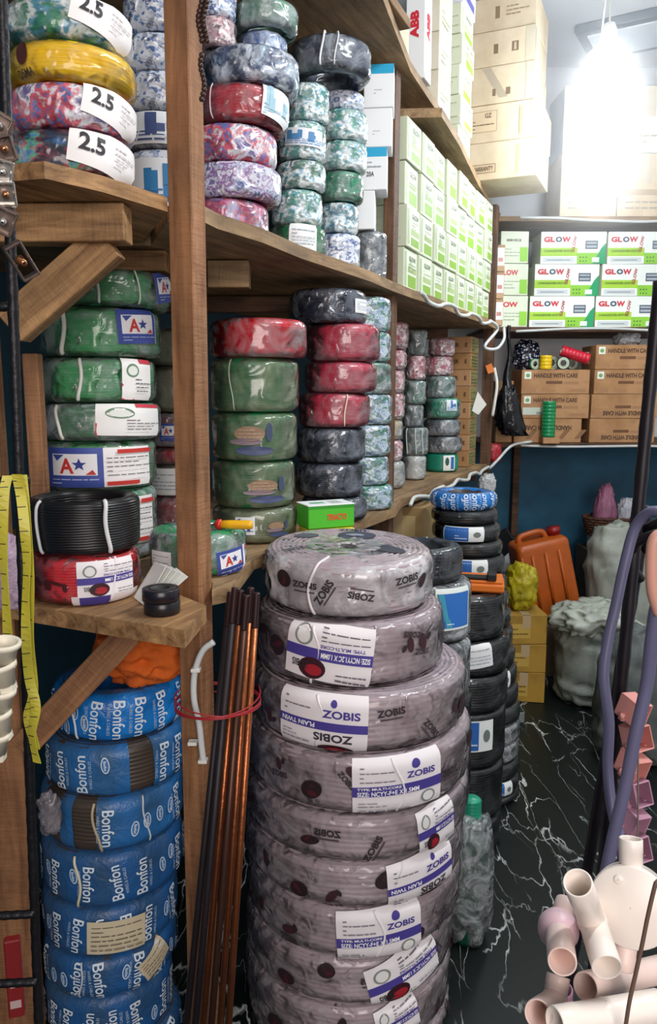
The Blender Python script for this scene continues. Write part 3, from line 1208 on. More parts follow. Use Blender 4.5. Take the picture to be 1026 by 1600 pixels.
# two short piles standing on the wide navy coil
zt = zof(62, 1.79)
for (uc, Y, R, v0, v1, spec, d) in (
    (338, 1.855, .046, 8, 62, dict(core='#d9c3cc', wrap=PPK), 'small pale pink coil standing on the wide navy coil beside the post'),
    (338, 1.855, .046, -40, 8, dict(core='#c8ccd4', wrap=PBW), 'small white coil at the very top beside the post'),
    (410, 1.93, .058, 12, 62, dict(core='#5b82c4', wrap=wrap('film_blue', prints=['#6f97d2', '#c9d9ee', '#5478b8'], pcover=.5, pscale=10)), 'light blue coil standing on the wide navy coil'),
    (414, 1.93, .078, -45, 12, dict(core='#4f9a78', wrap=CLOUD), 'grey green coil resting on the light blue coil')):
    z0 = zt + (0.0 if v0 in (8, 12) else zof(v0 + 53, 1.86) - zof(62, 1.86))
    hh = .062
    if v0 in (8, 12):
        pz0 = zt + .0
    else:
        pz0 = zt + hh
    x = (uc - 513) / F * fwd(Y, pz0)
    coil(x, Y, pz0, pz0 + hh, R, spec, d, g_)

# --- teal stacks
w_ = 'in nearer teal stack'
stack(w_, 'teal coils on the high shelf', 2.15, [
    (480, .058, 124, dict(core=TEAL, wrap=PTW, segs=44), 'white and blue printed coil'),
    (472, .064, 184, dict(core=TEAL, wrap=PTW, segs=44, labels=[(-40, 50, .3, .75, d_bprint('#4b86b8', 6), -4)]), 'white printed coil with square marks'),
    (471, .066, 246, dict(core=DGREEN, wrap=PTW, segs=44), 'green coil with torn white print'),
    (464, .068, 292, dict(core=TEAL, wrap=PTW, segs=44), 'teal coil with white print'),
    (464, .080, 347, dict(core=DGREEN, wrap=CLEAR, segs=44, labels=[(-15, 38, .2, .95, d_white, -3)]), 'dark green coil with a plain white label'),
], T2 + .001)
w_ = 'in farther teal stack'
stack(w_, 'teal coils on the high shelf', 2.30, [
    (535, .062, 136, dict(core='#35507c', wrap=PBW, segs=44), 'white coil with a blue lower edge'),
    (535, .072, 165, dict(core=TEAL, wrap=PTW, segs=44, ties=[(-60, '#cfe0e0', .0014)]), 'teal coil with a pale tie'),
    (534, .072, 215, dict(core=TEAL, wrap=PTW, segs=44), 'teal coil with white film above'),
    (530, .070, 263, dict(core='#269a72', wrap=CLEAR, segs=44), 'clear wrapped green coil'),
    (527, .060, 313, dict(core='#2f8fa8', wrap=PTW, segs=44), 'blue and white printed coil'),
    (528, .064, 362, dict(core='#4a6c94', wrap=PBW, segs=44), 'blue grey printed coil'),
], T2 + .001)
coil((513 - 513) / F * fwd(2.23, 2.34), 2.23, zof(136, 2.238) + .004, zof(136, 2.238) + .092, .116,
     dict(core='#2f3a55', wrap=wrap('film_navy_gloss', '#c9d3dc', lo=.05, hi=.6, scale=12), wamp=.006, toptie=True, ties=[(-8, '#e3e8ec', .003), (10, '#dde3e6', .002)]),
     'large navy coil with a white cross tie resting over both teal stacks', 'teal coils on the high shelf')
coil((577 - 513) / F * fwd(2.56, 1.9), 2.545, T2 + .001, zof(360, 2.5), .055, dict(core='#59626c', wrap=CLOUD, segs=40), 'grey coil in cloudy film under the white boxes', 'teal coils on the high shelf')

# white and blue boxes behind the teal stacks
zb = zof(360, 2.5) + .001
CWHITE = plain('white_card', '#eef1f2', 0.6)
for i, (u0, u1, v1, d) in enumerate(((556, 588, 297, 'plain white box lowest of the white boxes beside the teal coils'), (564, 607, 230, 'white box printed 20A with a blue top edge beside the second post'),
                                     (569, 615, 168, 'plain white box between two blue-edged boxes'), (571, 618, 100, 'white box with a blue top edge, highest of the white boxes'))):
    Y = 2.49
    z1 = zof(v1, Y)
    xm = ((u0 + u1) / 2 - 513) / F * fwd(Y, (zb + z1) / 2)
    w = (u1 - u0) / F * fwd(Y, (zb + z1) / 2)
    h = z1 - zb
    fr = []
    if i in (1, 3):
        fr = [('r', 0, h * .78, w, h, '#18a3cf')]
    if i == 1:
        fr += [('t', '20A', w * .4, h * .38, w * .28, h * .12, '#40464c')] + lines(w * .1, h * .5, w * .8, h * .7, 2, '#9aa4ab', 3)
    if i in (2, 3):
        fr += lines(w * .35, h * .3, w * .6, h * .45, 2, '#b9c4ca', 5)
    carton('component_box', (xm, Y + .055, zb), (w, .11, h - .001), math.radians(-6), CWHITE, d, 'box', 'white boxes beside the teal coils', front=fr)
    zb = z1

# --- low shelf, green stack with A-star labels
w_ = 'behind the black coil'
g_ = 'green coils on the low shelf'
stack(w_, g_, 1.77, [
    (176, .130, 416, dict(core='#3f9a5c', wrap=CLEAR, plabels=[(236, 262, .2, .95, d_astar(.98), 8)], ties=[(-15, '#d8dcd4', .003), (22, '#d0d6cc', .002)], wamp=.006), 'green coil with tangled white ties'),
    (158, .132, 477, dict(core='#46a866', wrap=CLEAR, plabels=[(180, 236, .28, .95, d_astar(.98), 3)], ties=[(-36, '#e6e6da', .005)]), 'green coil with blue star label and rope tie'),
    (151, .132, 557, dict(core='#46a866', wrap=CLEAR, plabels=[(186, 228, .08, .95, d_seal, -2)], ties=[(-16, '#e3e4d8', .004)]), 'green coil with white and red label'),
    (158, .134, 630, dict(core='#2f7f4c', wrap=CLOUD, plabels=[(150, 240, .15, .95, d_seal, -2)], ties=[(-40, '#d9d9cc', .004)]), 'green coil with a wide white label'),
    (154, .131, 691, dict(core='#3f9a5c', wrap=CLEAR, plabels=[(86, 226, .1, .88, d_astar(.52), 0)]), 'green coil with wide star label'),
    (164, .120, 768, dict(core='#4aa873', wrap=CLOUD, plabels=[(185, 232, .25, .9, d_astar(.4), 0)]), 'pale green coil half hidden by the black coil'),
], T1)

w_ = 'in stack behind tall post'
stack(w_, 'coils behind the tall post', 2.12, [
    (275, .085, 512, dict(core='#6d6a66', wrap=MURK, segs=40), 'smoky grey coil'),
    (277, .085, 572, dict(core='#7d7468', wrap=MURK, segs=40), 'brownish clear wrapped coil'),
    (276, .085, 645, dict(core='#7a3038', wrap=CLOUD, segs=40, labels=[(-30, 35, .2, .7, d_astar(.5), 0)]), 'coil with a blue and red label'),
    (276, .087, 700, dict(core='#b02a36', wrap=CLEAR, segs=40), 'red coil'),
    (277, .085, 728, dict(core='#8a7f70', wrap=CLOUD, segs=40, labels=[(-50, 20, .1, .9, d_white, 0)]), 'clear wrapped coil with a paper label'),
    (277, .085, 778, dict(core='#b02a36', wrap=CLOUD, segs=40), 'dusty red coil'),
], T1)

# --- black and red coils at the near end, and the coil by the post
xk = (134 - 513) / F * fwd(1.415, 1.22)
rz0 = zof(872, 1.315)
coil(xk - .004, 1.415, T1 + .001, rz0, .103, dict(core='#e0303c', strand=.0052, wobz=.0008, hole=.45, wrap=wrap('film_thin', lo=.0, hi=.12),
     labels=[(-8, 52, .2, .9, d_zobis(0), 0), (-14, 60, .02, .22, lambda w, h: [('r', 0, 0, w, h, '#efeaec'), ('r', w * .1, h * .1, w * .5, h * .9, '#4a3f94')], 0)],
     marks=[(-40, .45, [('e', -.02, .004, .012, .005, '#4a1418', -30), ('e', .004, 0, .007, .010, '#4a1418', 20), ('e', .022, .003, .016, .003, '#4a1418', -15), ('e', .036, -.004, .004, .008, '#4a1418', 0)], 0)], ties=[(28, '#f2eeee', .0022)]),
     'red wire coil with a white label under the black coil', 'coils at the near end of the low shelf')
coil(xk, 1.415, rz0 + .001, zof(785, 1.315), .1025, dict(core='#17171a', crough=.32, strand=.0046, wobz=.0022, wobr=.003, hole=.72, round=.024, ridge=.002, toptie=True,
     ties=[(22, '#dedede', .004), (-48, '#d5d5d5', .003)]), 'bare black wire coil with white ties on top of the red coil', 'coils at the near end of the low shelf')
xi = (309 - 513) / F * fwd(1.625, 1.2)
coil(xi, 1.625, T1 + .001, zof(836, 1.52), .104, dict(core='#2f9a62', wrap=CLOUD, labels=[(20, 62, .05, .62, d_astar(.9), 6), (-60, -30, .1, .6, d_white, 0)], wamp=.006),
     'green coil in cloudy film with a star label behind the tall post', 'coils at the near end of the low shelf')

# --- murky green stack past the post
w_ = 'in murky green stack'
mark = lambda w, h: [('e', w * .52, h * .66, w * .32, h * .22, '#94785f'), ('e', w * .44, h * .42, w * .34, h * .10, '#83727a'), ('e', w * .62, h * .16, w * .4, h * .13, '#465074'), ('e', w * .93, h * .7, w * .07, h * .28, '#3c4a66')] + lines(w * .3, h * .5, w * .8, h * .82, 3, '#b39a80', 9, .3)
stack(w_, 'coils past the tall post on the low shelf', 1.98, [
    (404, .122, 494, dict(core='#d3142c', strand=.005, wrap=wrap('film_thin2', lo=.0, hi=.3, scale=9), hole=.6, ridge=.002), 'bright red coil in split film'),
    (398, .112, 558, dict(core='#1d7a4a', wrap=MURK, wamp=.005, ties=[(-30, '#a9b49c', .0015)]), 'green coil in olive film'),
    (398, .110, 645, dict(core='#1d7a4a', wrap=MURK, wamp=.005, labels=[(-38, 22, .12, .82, mark, 0)]), 'green coil with an orange print'),
    (396, .108, 722, dict(core='#1a6c42', wrap=MURK, wamp=.005, labels=[(-20, 42, .12, .7, mark, 0)]), 'green coil with a purple print'),
    (398, .110, 797, dict(core='#6d7a60', wrap=MURK, wamp=.005, labels=[(-25, 0, .3, .8, d_bprint('#3c5a9a', 4), 0), (10, 45, .2, .7, mark, 0)]), 'olive clouded coil'),
], T1)

# --- red and navy stack
w_ = 'in red and navy stack'
PRD = wrap('film_red_marks', '#e3ccd2', lo=.02, hi=.40, scale=13)
stack(w_, 'red and navy coils on the low shelf', 2.28, [
    (512, .112, 447, dict(core='#1b2137', wrap=NAVYF, plabels=[(552, 570, .3, .7, d_white, 0)]), 'navy coil with a small white label'),
    (536, .108, 504, dict(core='#cf2f52', wrap=PRD, marks=[(a, .35, [('t', 'COLEMAN', 0, 0, .06, .012, '#3a1c24')], -12) for a in (-50, 0, 45)][:0]), 'crimson coil with a crumpled top'),
    (532, .106, 564, dict(core='#cf2f52', wrap=PRD), 'crimson coil with a torn dark fold'),
    (522, .106, 614, dict(core='#cf2f52', wrap=PRD, ties=[(18, '#e6d4b8', .0022)]), 'crimson coil with a cream tie'),
    (517, .103, 669, dict(core='#1d2534', wrap=NAVYF), 'blue black glossy coil'),
    (514, .102, 725, dict(core='#1d2534', wrap=NAVYF), 'blue black crumpled coil'),
    (522, .100, 780, dict(core='#262d38', wrap=NAVYF), 'blue black coil behind the green box'),
], T1)
w_ = 'in stack against second post'
stack(w_, 'pale green coils against the second post', 2.49, [
    (572, .078, 461, dict(core='#2a9464', wrap=PGW, segs=44), 'white printed green coil'),
    (573, .076, 517, dict(core='#2a9464', wrap=PGW, segs=44), 'speckled green coil'),
    (575, .074, 565, dict(core='#2a7f64', wrap=CLOUD, segs=44, wamp=.007), 'grey green coil with loose film'),
    (576, .075, 616, dict(core='#2a8460', wrap=PGW, segs=44), 'green coil with a lilac print'),
    (574, .075, 664, dict(core='#22a06a', wrap=PGW, segs=44), 'bright green coil with a blue print'),
    (573, .072, 714, dict(core='#2a9464', wrap=PGW, segs=44), 'pale blue printed coil'),
    (577, .078, 760, dict(core='#1fa068', wrap=PGW, segs=44), 'green coil with white print'),
], T1)

# --- small packs past the second post
def pack(**k):
    return dict(segs=36, wsegs=60, strand=.007, hole=.35, cat='wire pack', **k)


w_ = 'in column beside second post'
g_ = 'small wire packs past the second post'
stack(w_, g_, 3.02, [
    (610, .070, 500, pack(core='#c2303c', wrap=PPK), 'red and grey pack'),
    (608, .068, 545, pack(core='#c95a6c', wrap=PPK), 'pink pack'),
    (606, .066, 577, pack(core='#c98a8c', wrap=PPK), 'pale pink pack'),
    (606, .066, 614, pack(core='#b97a7c', wrap=PPK), 'dusty pink pack'),
    (604, .064, 656, pack(core='#d9c48c', wrap=CLOUD), 'yellowish pack'),
    (604, .064, 688, pack(core='#c9929a', wrap=PPK), 'pink and cream pack'),
    (606, .068, 722, pack(core='#c9ccc4', wrap=CLOUD), 'clear bagged pack'),
], T1, 'wire_pack')
w_ = 'in middle pack column'
stack(w_, g_, 3.31, [
    (651, .045, 514, pack(core='#3f5a4c', wrap=CLOUD), 'dark green pack'),
    (649, .045, 555, pack(core='#d07a8c', wrap=PPK), 'pink pack'),
    (648, .048, 594, pack(core='#4c8a74', wrap=CLOUD), 'green pack'),
    (645, .046, 632, pack(core='#3c5a50', wrap=CLOUD), 'deep green pack'),
    (649, .056, 668, pack(core='#3c6458', wrap=CLOUD, ties=[(-40, '#cfe0d8', .002), (0, '#cfe0d8', .002), (30, '#cfe0d8', .002)]), 'dark green striped pack'),
    (647, .052, 712, pack(core='#e6ebe6', wrap=CLOUD), 'white bagged pack'),
], T1, 'wire_pack')
w_ = 'beside the small brown cartons'
stack(w_, g_, 3.66, [
    (690, .062, 527, pack(core='#c98a90', wrap=PPK), 'pale pink pack'),
    (682, .078, 556, pack(core='#d0607c', wrap=PPK), 'rose pack'),
    (686, .079, 587, pack(core='#2a7a64', wrap=CLOUD), 'green pack'),
    (689, .090, 622, pack(core='#25a888', wrap=CLEAR, labels=[(15, 50, .4, .9, d_bprint('#3f7fc0', 2), 0)]), 'bright teal pack'),
    (690, .088, 655, pack(core='#3a4a54', wrap=CLOUD), 'charcoal pack'),
    (692, .088, 682, pack(core='#34404a', wrap=CLOUD), 'dark slate pack'),
    (690, .080, 709, pack(core='#1f8f74', labels=[(5, 48, .1, .9, lambda w, h: [('r', 0, 0, w, h, '#eef0ec'), ('e', w * .3, h * .6, w * .16, h * .28, '#2f5a4a'), ('r', w * .6, h * .1, w * .9, h * .9, '#2f6fb4')], 0)]), 'teal pack with a white printed label'),
], T1, 'wire_pack')

# --- grey cable pile
w_ = 'in grey pile'
def zmarks(seed, n=8, lo=-75, hi=80):
    r = random.Random(seed)
    out = []
    for i in range(n):
        a = lo + (hi - lo) * (i + r.uniform(.1, .9)) / n
        zf = r.uniform(.25, .75)
        k = r.choice('etetemm')
        if k == 'e':
            rx = r.uniform(.016, .026)
            ry = rx * r.uniform(.45, .9)
            e = [('e', 0, 0, rx, ry, '#2a1b21', r.uniform(0, 90)), ('e', rx * .3, -ry * .2, rx * .45, ry * .3, '#4c1b23', r.uniform(0, 180)), ('e', -rx * .2, ry * .3, rx * .3, ry * .2, '#3d2029', r.uniform(0, 180))]
        elif k == 't':
            e = [('t', 'ZOBIS', 0, 0, r.uniform(.045, .065), r.uniform(.013, .018), '#332a30', 0, r.random() < .3, .035), ('r', -.024, -.016, .024, -.013, '#4c4048')]
        else:
            rx = r.uniform(.014, .022)
            e = [('e', 0, 0, rx, rx * .5, '#3d2028', r.uniform(0, 180)), ('e', rx * .9, rx * .5, rx * .5, rx * .3, '#2f2228', r.uniform(0, 180)), ('t', 'ZOBIS', .0, -.022, .045, .013, '#332a30', 0, False, .03)]
        out.append((a, zf, e, r.choice([0, 5, -8, 170, 60, -50])))
    return out


def zc(seed, **k):
    d = dict(core=GREY, wrap=GREYF, strand=.0115, ridge=.0028, wobz=.004, wobr=.006, round=.024, segs=72, wsegs=110, wamp=.0048, cat='cable coil', marks=zmarks(seed), hole=.45)
    d.update(k)
    return d


ZW = [
    (543, .194, 888, zc(1, closed=True, toptie=True, hole=.42, wrap=GREYT, wamp=.008, ties=[(-22, '#e8e2e4', .0032)],
        topmarks=[(.02, .095, [('e', 0, 0, .046, .036, '#424758'), ('e', -.005, 0, .022, .012, '#8d95a6'), ('t', 'ZOBIS', -.01, .05, .07, .02, '#2f3340', 0, False, .03)], 0),
                  (.085, -.03, [('e', 0, 0, .05, .026, '#3c3f4c'), ('t', 'ZOBIS', -.01, -.04, .06, .018, '#3a3e4a', 0, False, .03)], -40), (-.12, -.05, [('t', 'ZOBIS', 0, 0, .06, .018, '#4a4e5a', 0, True, .03)], 40), (-.10, .08, [('e', 0, 0, .03, .02, '#565b68')], 20)]), 'grey cable coil with loose shiny film'),
    (545, .217, 978, zc(2, plabels=[(460, 578, .12, 1.0, d_zobis(0), -7)], ties=[(-19, '#efe9ea', .0034)]), 'grey cable coil with an upside-down size label'),
    (560, .249, 1088, zc(3, plabels=[(453, 573, .05, .98, d_zobis(1), -2)], ties=[(-19, '#efe9ea', .003)]), 'grey cable coil with a plain twin label'),
    (560, .263, 1184, zc(4, plabels=[(552, 672, .1, .96, d_zobis(2), 1)], ties=[(18, '#f2eeee', .0034)]), 'grey cable coil with a big square label'),
    (556, .266, 1278, zc(5, plabels=[(640, 692, .1, .98, d_zobis(0), 8)]), 'grey cable coil with a small tilted label'),
    (552, .262, 1352, zc(6, plabels=[(598, 690, .0, .96, d_zobis(1), 4)], ties=[(22, '#e8e2e4', .0028)]), 'grey cable coil with a faded label'),
    (552, .258, 1422, zc(7, plabels=[(530, 644, .04, .96, d_zobis(2), 3)], ties=[(12, '#f2eeee', .0034)], marks=zmarks(7) + [(-1, .62, [('e', 0, 0, .019, .021, '#3a1820'), ('e', 0, 0, .012, .009, '#a81f28', 30)], 0)]), 'grey cable coil with red-stamped label'),
    (545, .252, 1500, zc(8, plabels=[(570, 668, .12, .98, d_zobis(0), 14)]), 'grey cable coil with a slanted label'),
    (543, .252, 1578, zc(9, plabels=[(582, 640, .3, .98, d_zobis(0), 12)]), 'grey cable coil with a half-hidden label'),
]
gcoils = stack(w_, 'grey cable coils piled on the floor', 1.72, ZW + [(545, .25, 1655, zc(10), 'grey cable coil resting on the floor')], 0.0, 'cable_coil')
gcoils[0].rotation_euler[0] += math.radians(2.6)
gcoils[0].rotation_euler[1] += math.radians(1.0)
gcoils[0].location.z += .0115

# --- blue printed sleeves
def bmarks(seed, gaps=()):
    r = random.Random(seed)
    out = []
    a = -80 + r.uniform(0, 10)
    while a < 82:
        if not any(g0 - 8 < a < g1 + 8 for g0, g1 in gaps):
            up = r.random() < .6
            rot = (-90 if up else 90) + r.uniform(-8, 8)
            if r.random() < .72:
                out.append((a, .5, [('t', 'Bonfon', 0, 0, .078, .024, '#dbe8f3', 0, False, .012), ('t', 'WIRES & CABLES', .0, -.02, .06, .006, '#b5cce2', 0, False, .0)], rot))
                a += r.uniform(17, 22)
            else:
                out.append((a, r.uniform(.3, .7), [('e', 0, 0, .017, .0085, '#dbe8f3'), ('e', 0, 0, .0145, .0065, '#3a74ad'), ('t', 'Bonfon', 0, 0, .02, .006, '#e3eef6')], rot))
                a += r.uniform(9, 13)
        else:
            a += 6
    return out


BLUE1 = film('blue_sleeve', '#1d7fd0', 0.28, '#1560ac', 7)
BLUE2 = film('dusty_blue_sleeve', '#2a6cab', 0.38, '#3a5a78', 6)
BLUE3 = film('dark_blue_sleeve', '#215a96', 0.4, '#35526e', 6)


def bc(seed, m, gaps=None, **k):
    d = dict(core='#4a4038', sleeve=m, wrapname='printed_sleeve', strand=.0085, ridge=.002, round=.024, wamp=.003, marks=bmarks(seed, gaps or ()), gaps=gaps, cat='cable coil', hole=.5, wobr=.004)
    d.update(k)
    return d


stack('in blue pile', 'blue sleeved cable coils', 1.59, [
    (186, .136, 1090, bc(1, BLUE1, ties=[(-42, '#dfe6ee', .0025)]), 'bright blue sleeved cable coil under the orange cloth'),
    (184, .150, 1170, bc(2, BLUE2, gaps=[(8, 28)]), 'blue cable coil torn open in front'),
    (178, .152, 1253, bc(3, BLUE2, gaps=[(-70, -48), (-34, -14)], ties=[(-14, '#b7a78c', .003), (24, '#d5dde3', .002)]), 'blue cable coil torn in two places'),
    (178, .152, 1338, bc(4, BLUE3, ties=[(-30, '#d9d2b8', .003)]), 'dusty blue cable coil with cream tie'),
    (174, .148, 1424, bc(5, BLUE3, plabels=[(138, 218, .15, .78, d_paper, -3)]), 'dusty blue cable coil with paper label'),
    (174, .146, 1503, bc(6, BLUE3, plabels=[(212, 252, .3, .85, d_paper, 28)], ties=[(-28, '#c9d4dc', .002)]), 'dusty blue cable coil with tilted paper square'),
    (172, .142, 1565, bc(7, BLUE3), 'dusty blue cable coil without ties'),
    (196, .13, 1642, bc(8, BLUE3), 'dusty blue sleeved cable coil resting on the floor'),
], 0.0, 'cable_coil')

# --- black piles on the floor behind
def kc(**k):
    d = dict(core='#1b1d20', wrap=DARKF, strand=.009, ridge=.0022, cat='cable coil', crough=.45, hole=.5, segs=48, wsegs=64)
    d.update(k)
    return d


lab = [(-20, 48, .2, .85, d_blue, 0)]
stack('right behind grey pile', 'dark coils behind the grey pile', 2.12, [
    (657, .118, 862, kc(core='#1f2b38', hole=.55, wrap=wrap('film_thin3', lo=0, hi=.1)), 'blue black coil with rounded open top'),
    (670, .118, 917, kc(core='#3a3f42', wrap=CLOUD, labels=[(8, 62, .25, .95, d_bluecard, 0)]), 'charcoal coil with a blue card'),
    (668, .122, 1010, kc(core='#2a2d30', wrap=CLOUD), 'charcoal coil in torn film'),
    (668, .125, 1100, kc(), 'black coil mostly hidden'),
    (668, .125, 1200, kc(), 'black coil deep in shadow'),
    (668, .125, 1310, kc(), 'black coil near the floor'),
], 0.0, 'cable_coil')
ks = stack('under tool case', 'black coils under the tool tray', 2.42, [
    (723, .133, 936, kc(core='#1a1c1e'), 'thick black coil'),
    (728, .138, 1006, kc(labels=[(-5, 35, .3, .95, d_white, 8)], core='#202326'), 'thick black coil with a pale label'),
    (724, .143, 1062, kc(), 'thick glossy black coil'),
    (722, .140, 1118, kc(labels=[(-12, 42, .35, .9, d_blue, 0)]), 'thick black coil with blue label'),
    (720, .138, 1205, kc(), 'thick black coil with a torn fold'),
    (718, .138, 1290, kc(), 'thick black coil beside the green bottle'),
], 0.0, 'cable_coil')
tops = [772, 800, 823, 850, 874, 906, 932, 960, 990, 1022, 1052, 1082, 1112, 1142, 1172, 1200, 1226, 1250]
rows = []
for i, v in enumerate(tops):
    uc = 723 + (752 - 723) * min(1, i / 12)
    R = .118 + .022 * min(1, i / 10)
    if i == 0:
        s, d = bc(11, BLUE1, strand=.008, segs=48, wsegs=64), 'bright blue sleeved thin coil'
    else:
        s = kc(core='#26292a' if i % 3 else '#2c2f2c')
        if i in (2, 4, 10, 16):
            s['labels'] = [(-38, 30, .12, .92, d_blue, 0)] if i < 9 else [(10, 52, .12, .92, d_blue, 0)]
            d = 'thin black coil with a blue and white label'
        elif i in (13, 14):
            s['wrap'] = CLOUD
            d = 'thin black coil in pale torn film'
        else:
            d = ['thin black coil', 'thin charcoal coil', 'thin dull black coil'][i % 3]
    rows.append((uc, R, v, s, d))
stack('in thin-coil pile', 'thin coils in the tall black pile', 2.72, rows, 0.0, 'cable_coil')

# ================================================================ GREEN AND WHITE BOXES ON THE HIGH SHELF
PALE = plain('pale_card', '#dde6d0', 0.55)
GCARD = plain('green_tint_card', '#cdd6bb', 0.55)
LIME, EMER, GRED = '#9ccc3c', '#27a35c', '#cf2f3c'


def glow_front(w, h):
    """Printed front: red lettering with a dark O, lime band, pale panel with a switch picture."""
    e = [('r', 0, 0, w, h, '#eef3ee'), ('r', 0, h * .24, w * .56, h * .50, '#a9d63f'), ('r', w * .56, 0, w, h * .34, '#8fce3f'),
         ('p', [(w * .80, 0), (w, 0), (w, h * .66), (w * .93, h * .5)], '#1f9f66'),
         ('r', w * .04, h * .05, w * .52, h * .2, '#cfd8da'), ('r', w * .09, h * .11, w * .46, h * .13, '#5b6668'),
         ('r', w * .68, h * .46, w * .87, h * .72, '#4d5866'), ('r', w * .695, h * .5, w * .855, h * .57, '#aab4bd'), ('r', w * .695, h * .62, w * .855, h * .68, '#aab4bd'),
         ('r', w * .79, h * .05, w * .9, h * .2, '#e8f0ea'),
         ('t', 'GL', w * .125, h * .76, w * .17, h * .17, GRED, 0, False, .05), ('t', 'O', w * .27, h * .76, w * .10, h * .17, '#34506a', 0, False, .05),
         ('t', 'W', w * .385, h * .76, w * .13, h * .17, GRED, 0, False, .05),
         ('t', 'CHANGEOVER SWITCH', w * .28, h * .40, w * .46, h * .07, '#3f5a2a', 0, False, .01)]
    for i in range(3):
        for j in range(2):
            e.append(('e', w * (.61 + .045 * i), h * (.08 + .12 * j), w * .010, h * .025, '#3a6a2c'))
    e.append(('t', 'GLOW', w * .505, h * .62, h * .5, w * .05, '#b8404a', 80, False, .02))
    return e


def green_side(w, h, k):
    r = random.Random(k)
    a = r.uniform(.25, .4)
    e = [('r', w * .04, h * .05, w * .96, h * .95, '#dfe6d0'), ('r', w * .3, h * .08, w * .93, h * a, '#84b03a'), ('r', w * .30, h * (a + .06), w * .93, h * (a + .2), '#a9bf80'),
         ('t', 'GLOW', w * .62, h * .78, w * .5, h * .13, '#7f8a78', 0, False, .03), ('r', w * .06, h * .08, w * .2, h * .92, '#aebd98')]
    if k % 3 == 0:
        e.append(('e', w * .5, h * .6, w * .14, h * .1, '#b2c89a'))
    e += lines(w * .34, h * .45, w * .9, h * .68, 3, '#8f9c86', k, .2)
    return e


def ranked(i, names):
    return names[i]


rown = ['bottom', 'second', 'third', 'top']
coln = ['first', 'second', 'third', 'fourth', 'fifth', 'sixth', 'seventh', 'eighth']
hb = 0.137
for j in range(8):
    for i in range(4):
        s = 2.745 + j * 0.158
        rr = random.Random(j * 10 + i)
        p = Vector((rackx(s) + 0.005, s, 0)) - NR * (0.10 + rr.uniform(0, .012) + .008) 
        carton('switch_box', (p.x, p.y, T2 + .001 + i * hb), (0.19, 0.157, hb - .001), RZ + math.radians(rr.uniform(-2.0, 2.0)), GCARD,
               f'pale green printed box, {rown[i]} row, {coln[j]} from the second post', 'box', 'pale green boxes on the high shelf',
               right=green_side(.157, hb - .001, j * 4 + i), front=lines(.02, .02, .17, .11, 4, '#c3cdb8', i + j))
# larger corner boxes
for i in range(3):
    h = 0.163
    carton('carton', (0.985 - .004 * i, 4.33, BZ[1] + .001 + i * (h + .002)), (0.15, 0.2, h), math.radians(4), PALE,
           f'pale carton with red lettering in the shelf corner, {["lowest", "middle", "topmost"][i]} of three', 'box', 'pale cartons in the shelf corner',
           front=[('t', ['OW', 'LOW', 'SERVICE'][i], .055 if i < 2 else .07, h * .72, .08, .028 if i < 2 else .012, [GRED, GRED, '#4a4f48'][i], 0, False, .04)] + lines(.02, .03, .12, .08, 3, '#a9b59c', i) +
           [('r', .105, .01, .145, h * .5, '#8fce3f')], left=green_side(.2, h, i))
for i in range(3):
    carton('switch_box', (0.876, 4.2 - .0, BZ[1] + .03 + i * 0.0 + .001 + i * .137 - .03), (0.07, 0.12, .135), math.radians(4), cardboard('brown_card2', '#c2a07c', '#a5835f'),
           f'narrow brown box at the shelf corner, {["lowest", "middle", "topmost"][i]} of three', 'box', 'narrow boxes at the shelf corner',
           front=[('r', .03, .03, .068, .12, '#e9ece6'), ('r', .035, .05, .06, .07, '#c98a80')])
# GLOW boxes on the back shelf
gx = [(828, 835, 846), (931, 940, 951)]
for c in range(2):
    for i in range(3):
        h = 0.164
        w = 0.345
        x0 = (gx[c][i] - 513) / F * fwd(4.25, 1.9 + .164 * i)
        carton('glow_box' if False else 'changeover_switch_box', (x0 + w / 2, 4.36, BZ[1] + .001 + i * (h + .002)), (w, .2, h), math.radians([-.5, .8, -1][i]), PALE,
               f'white and lime switch carton, {["bottom", "middle", "top"][i]} one of the column {["nearer the corner", "behind the pole"][c]}', 'box', 'white and lime cartons on the back shelf',
               front=glow_front(w, h))
# cartons on the topmost back shelf
KRAFT = cardboard('kraft_card', '#b98d63', '#96693f')
KRAFTP = cardboard('pale_kraft_card', '#d8c7ab', '#c2ad8c')
for c in range(2):
    for i in range(2):
        h = .33
        x0 = (868 - 513 + c * 88) / F * 4.15
        carton('carton', (x0 + .15, 4.42, BZ[2] + .001 + i * (h + .001)), (.30, .28, h), 0, KRAFTP if i == 0 else cardboard('blue_white_card', '#dde3ea', '#c6ced8'),
               f'large carton on the topmost back shelf, {["lower, tan", "upper, bluish"][i]} one {["next to the overhanging cartons", "behind the lamps"][c]}', 'box', 'pale cartons on the top back shelf',
               front=([('r', .02, .12, .28, .15, '#b79f80')] if i == 0 else []) + lines(.04, .04, .24, .1, 2, '#a89a88', i), tape='top', tapemat=plain('clear_tape', '#c8bda6', .2))
